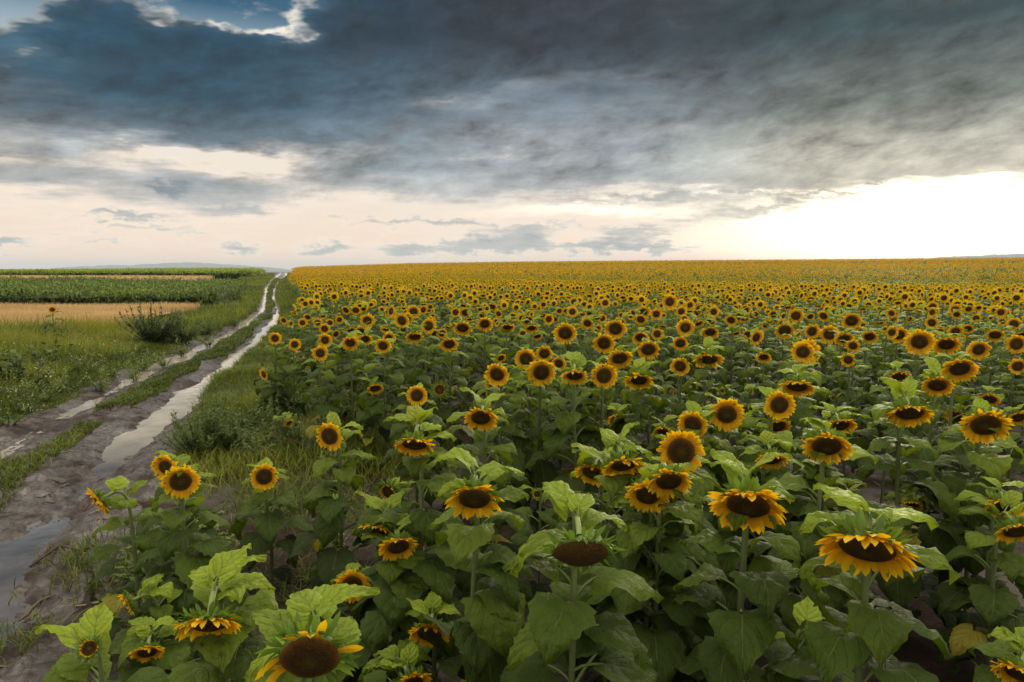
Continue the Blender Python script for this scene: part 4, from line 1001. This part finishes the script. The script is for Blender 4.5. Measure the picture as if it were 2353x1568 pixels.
W('broadleaf_plant', on_ground(30, 905), 1.0, .7, 22, 16, .20, .75, .25, 'dark broad leaved plant at the left edge of the verge', 'plant')
W('broadleaf_plant', on_ground(115, 862), .85, .6, 18, 14, .18, .75, .32, 'broad leaved plant in the verge just right of the dark one at the edge', 'plant')
W('broadleaf_plant', on_ground(200, 838), .75, .4, 12, 14, .17, .75, .45, 'lighter broad leaved plant reaching up before the wheat', 'plant')
for i, (x, y, h, t, f) in enumerate([(60, 950, .6, .5, 5), (150, 905, .55, .7, 6), (250, 870, .55, .62, 4), (330, 850, .5, .72, 4), (420, 820, .5, .6, 5), (90, 900, .7, .45, 4), (300, 815, .6, .5, 3), (20, 985, .5, .55, 4), (180, 870, .65, .5, 5), (480, 795, .45, .65, 3), (240, 820, .7, .42, 2), (540, 748, .5, .5, 2), (40, 860, .9, .7, 0), (130, 840, .9, .75, 0), (210, 850, .8, .8, 0), (280, 838, .8, .7, 0), (100, 930, .7, .7, 0), (20, 930, .8, .6, 0), (170, 815, .9, .7, 0), (60, 810, 1., .65, 0), (310, 875, .5, .8, 0), (380, 845, .5, .75, 0), (230, 900, .5, .7, 0)]):
    W('weed', on_ground(x, y), h, .4, 12, 18, .10, .35, t, 'thin roadside weed with tiny pale flowers in the left verge', 'weed', flowers=f, group='flowering weeds of the left verge')
for i, (x, y, h, t) in enumerate([(600, 985, .55, .5), (650, 1010, .6, .42), (700, 955, .6, .5), (560, 1000, .5, .35), (640, 935, .6, .45), (690, 1040, .5, .55), (760, 1050, .5, .6), (850, 1010, .45, .5), (600, 1060, .4, .6), (500, 985, .6, .4), (560, 880, .5, .45), (600, 830, .5, .5), (800, 1090, .4, .6), (870, 960, .6, .4)]):
    W('weed', on_ground(x, y), h, .32, 14, 22, .09, .38, t, 'leafy green weed growing in the grass between the right rut and the sunflowers', 'weed', group='weeds of the right verge')
# lone sunflower in front of the wheat
p, dia = solve(140, 732, 17, 1.35); p, dia = np.array([-12.4, 18.4, 1.30]), .20
rg = np.random.default_rng(77); b = np.array([p[0], p[1] + .1, 0.]); n = pose(8, 6, p)
tag(build_plant('sunflower', b, p - b, n, dia, rg, 'open', .8, 14, .9, .9), 'lone small sunflower standing in front of the wheat left of the track', 'sunflower')

# ---- litter on the mud
def build_debris():
    rg = np.random.default_rng(31); A = Acc()
    def stick(x, y, L, r, tone, a):
        z0 = float(np.where((x > road_l(y)) & (x < road_r(y)), road_z(np.array(x), np.array(y))[0], groundz(np.array(x), np.array(y))))
        t = np.linspace(-.5, .5, 5); bend = rg.normal(0, .18, 5) * L * .4
        P = np.stack([x + t * L * cos(a) - bend * sin(a), y + t * L * sin(a) + bend * cos(a), np.full(5, z0 + r * .6)], 1)
        for q in P: q[2] = float(np.where((q[0] > road_l(q[1])) & (q[0] < road_r(q[1])), road_z(np.array(q[0]), np.array(q[1]))[0], groundz(np.array(q[0]), np.array(q[1])))) + r * .5
        tube(A, P, np.array([.3, .5, .55, .5, .2]) * r, 5, tone)
    for k in range(420):
        y = rg.uniform(3.6, 15)**1.0; x = road_l(y) + (road_r(y) - road_l(y)) * rg.uniform(-.05, 1.15)
        stick(x, y, rg.uniform(.04, .22), rg.uniform(.003, .011), rg.random()**1.4, rg.normal(.5, .7))
    for q, L, r, t in [((480, 1208), .5, .016, .35), ((360, 1157), .5, .014, .95), ((250, 1185), .34, .018, .9), ((490, 1250), .3, .012, .9), ((60, 1255), .5, .014, .95), ((130, 1280), .6, .02, .3), ((85, 1395), .3, .02, .55), ((230, 1395), .3, .02, .85), ((270, 1410), .5, .012, .6), ((380, 1235), .5, .02, .1), ((300, 1000), .5, .012, .9), ((205, 935), .6, .012, .9), ((80, 1060), .7, .02, .2), ((190, 1450), .4, .014, .75)]:
        p = ground_pt(*q); stick(p[0], p[1], L, r, t, rg.normal(.4, .4))
    for k in range(260):
        y = rg.uniform(2.5, 9); x = rg.uniform(road_r(y), 4); stick(x, y, rg.uniform(.05, .3), rg.uniform(.003, .008), rg.random(), rg.uniform(0, 3.1))
    o = A.build('debris', [STRAW]); tag(o, 'scattered bits of dead stalk and straw lying in the mud', 'straw', None, 'stuff')
build_debris()
scene.view_settings.view_transform = 'Standard'; scene.view_settings.look = 'None'
scene.view_settings.exposure = 0; scene.view_settings.gamma = 1
scene.cycles.use_denoising = True
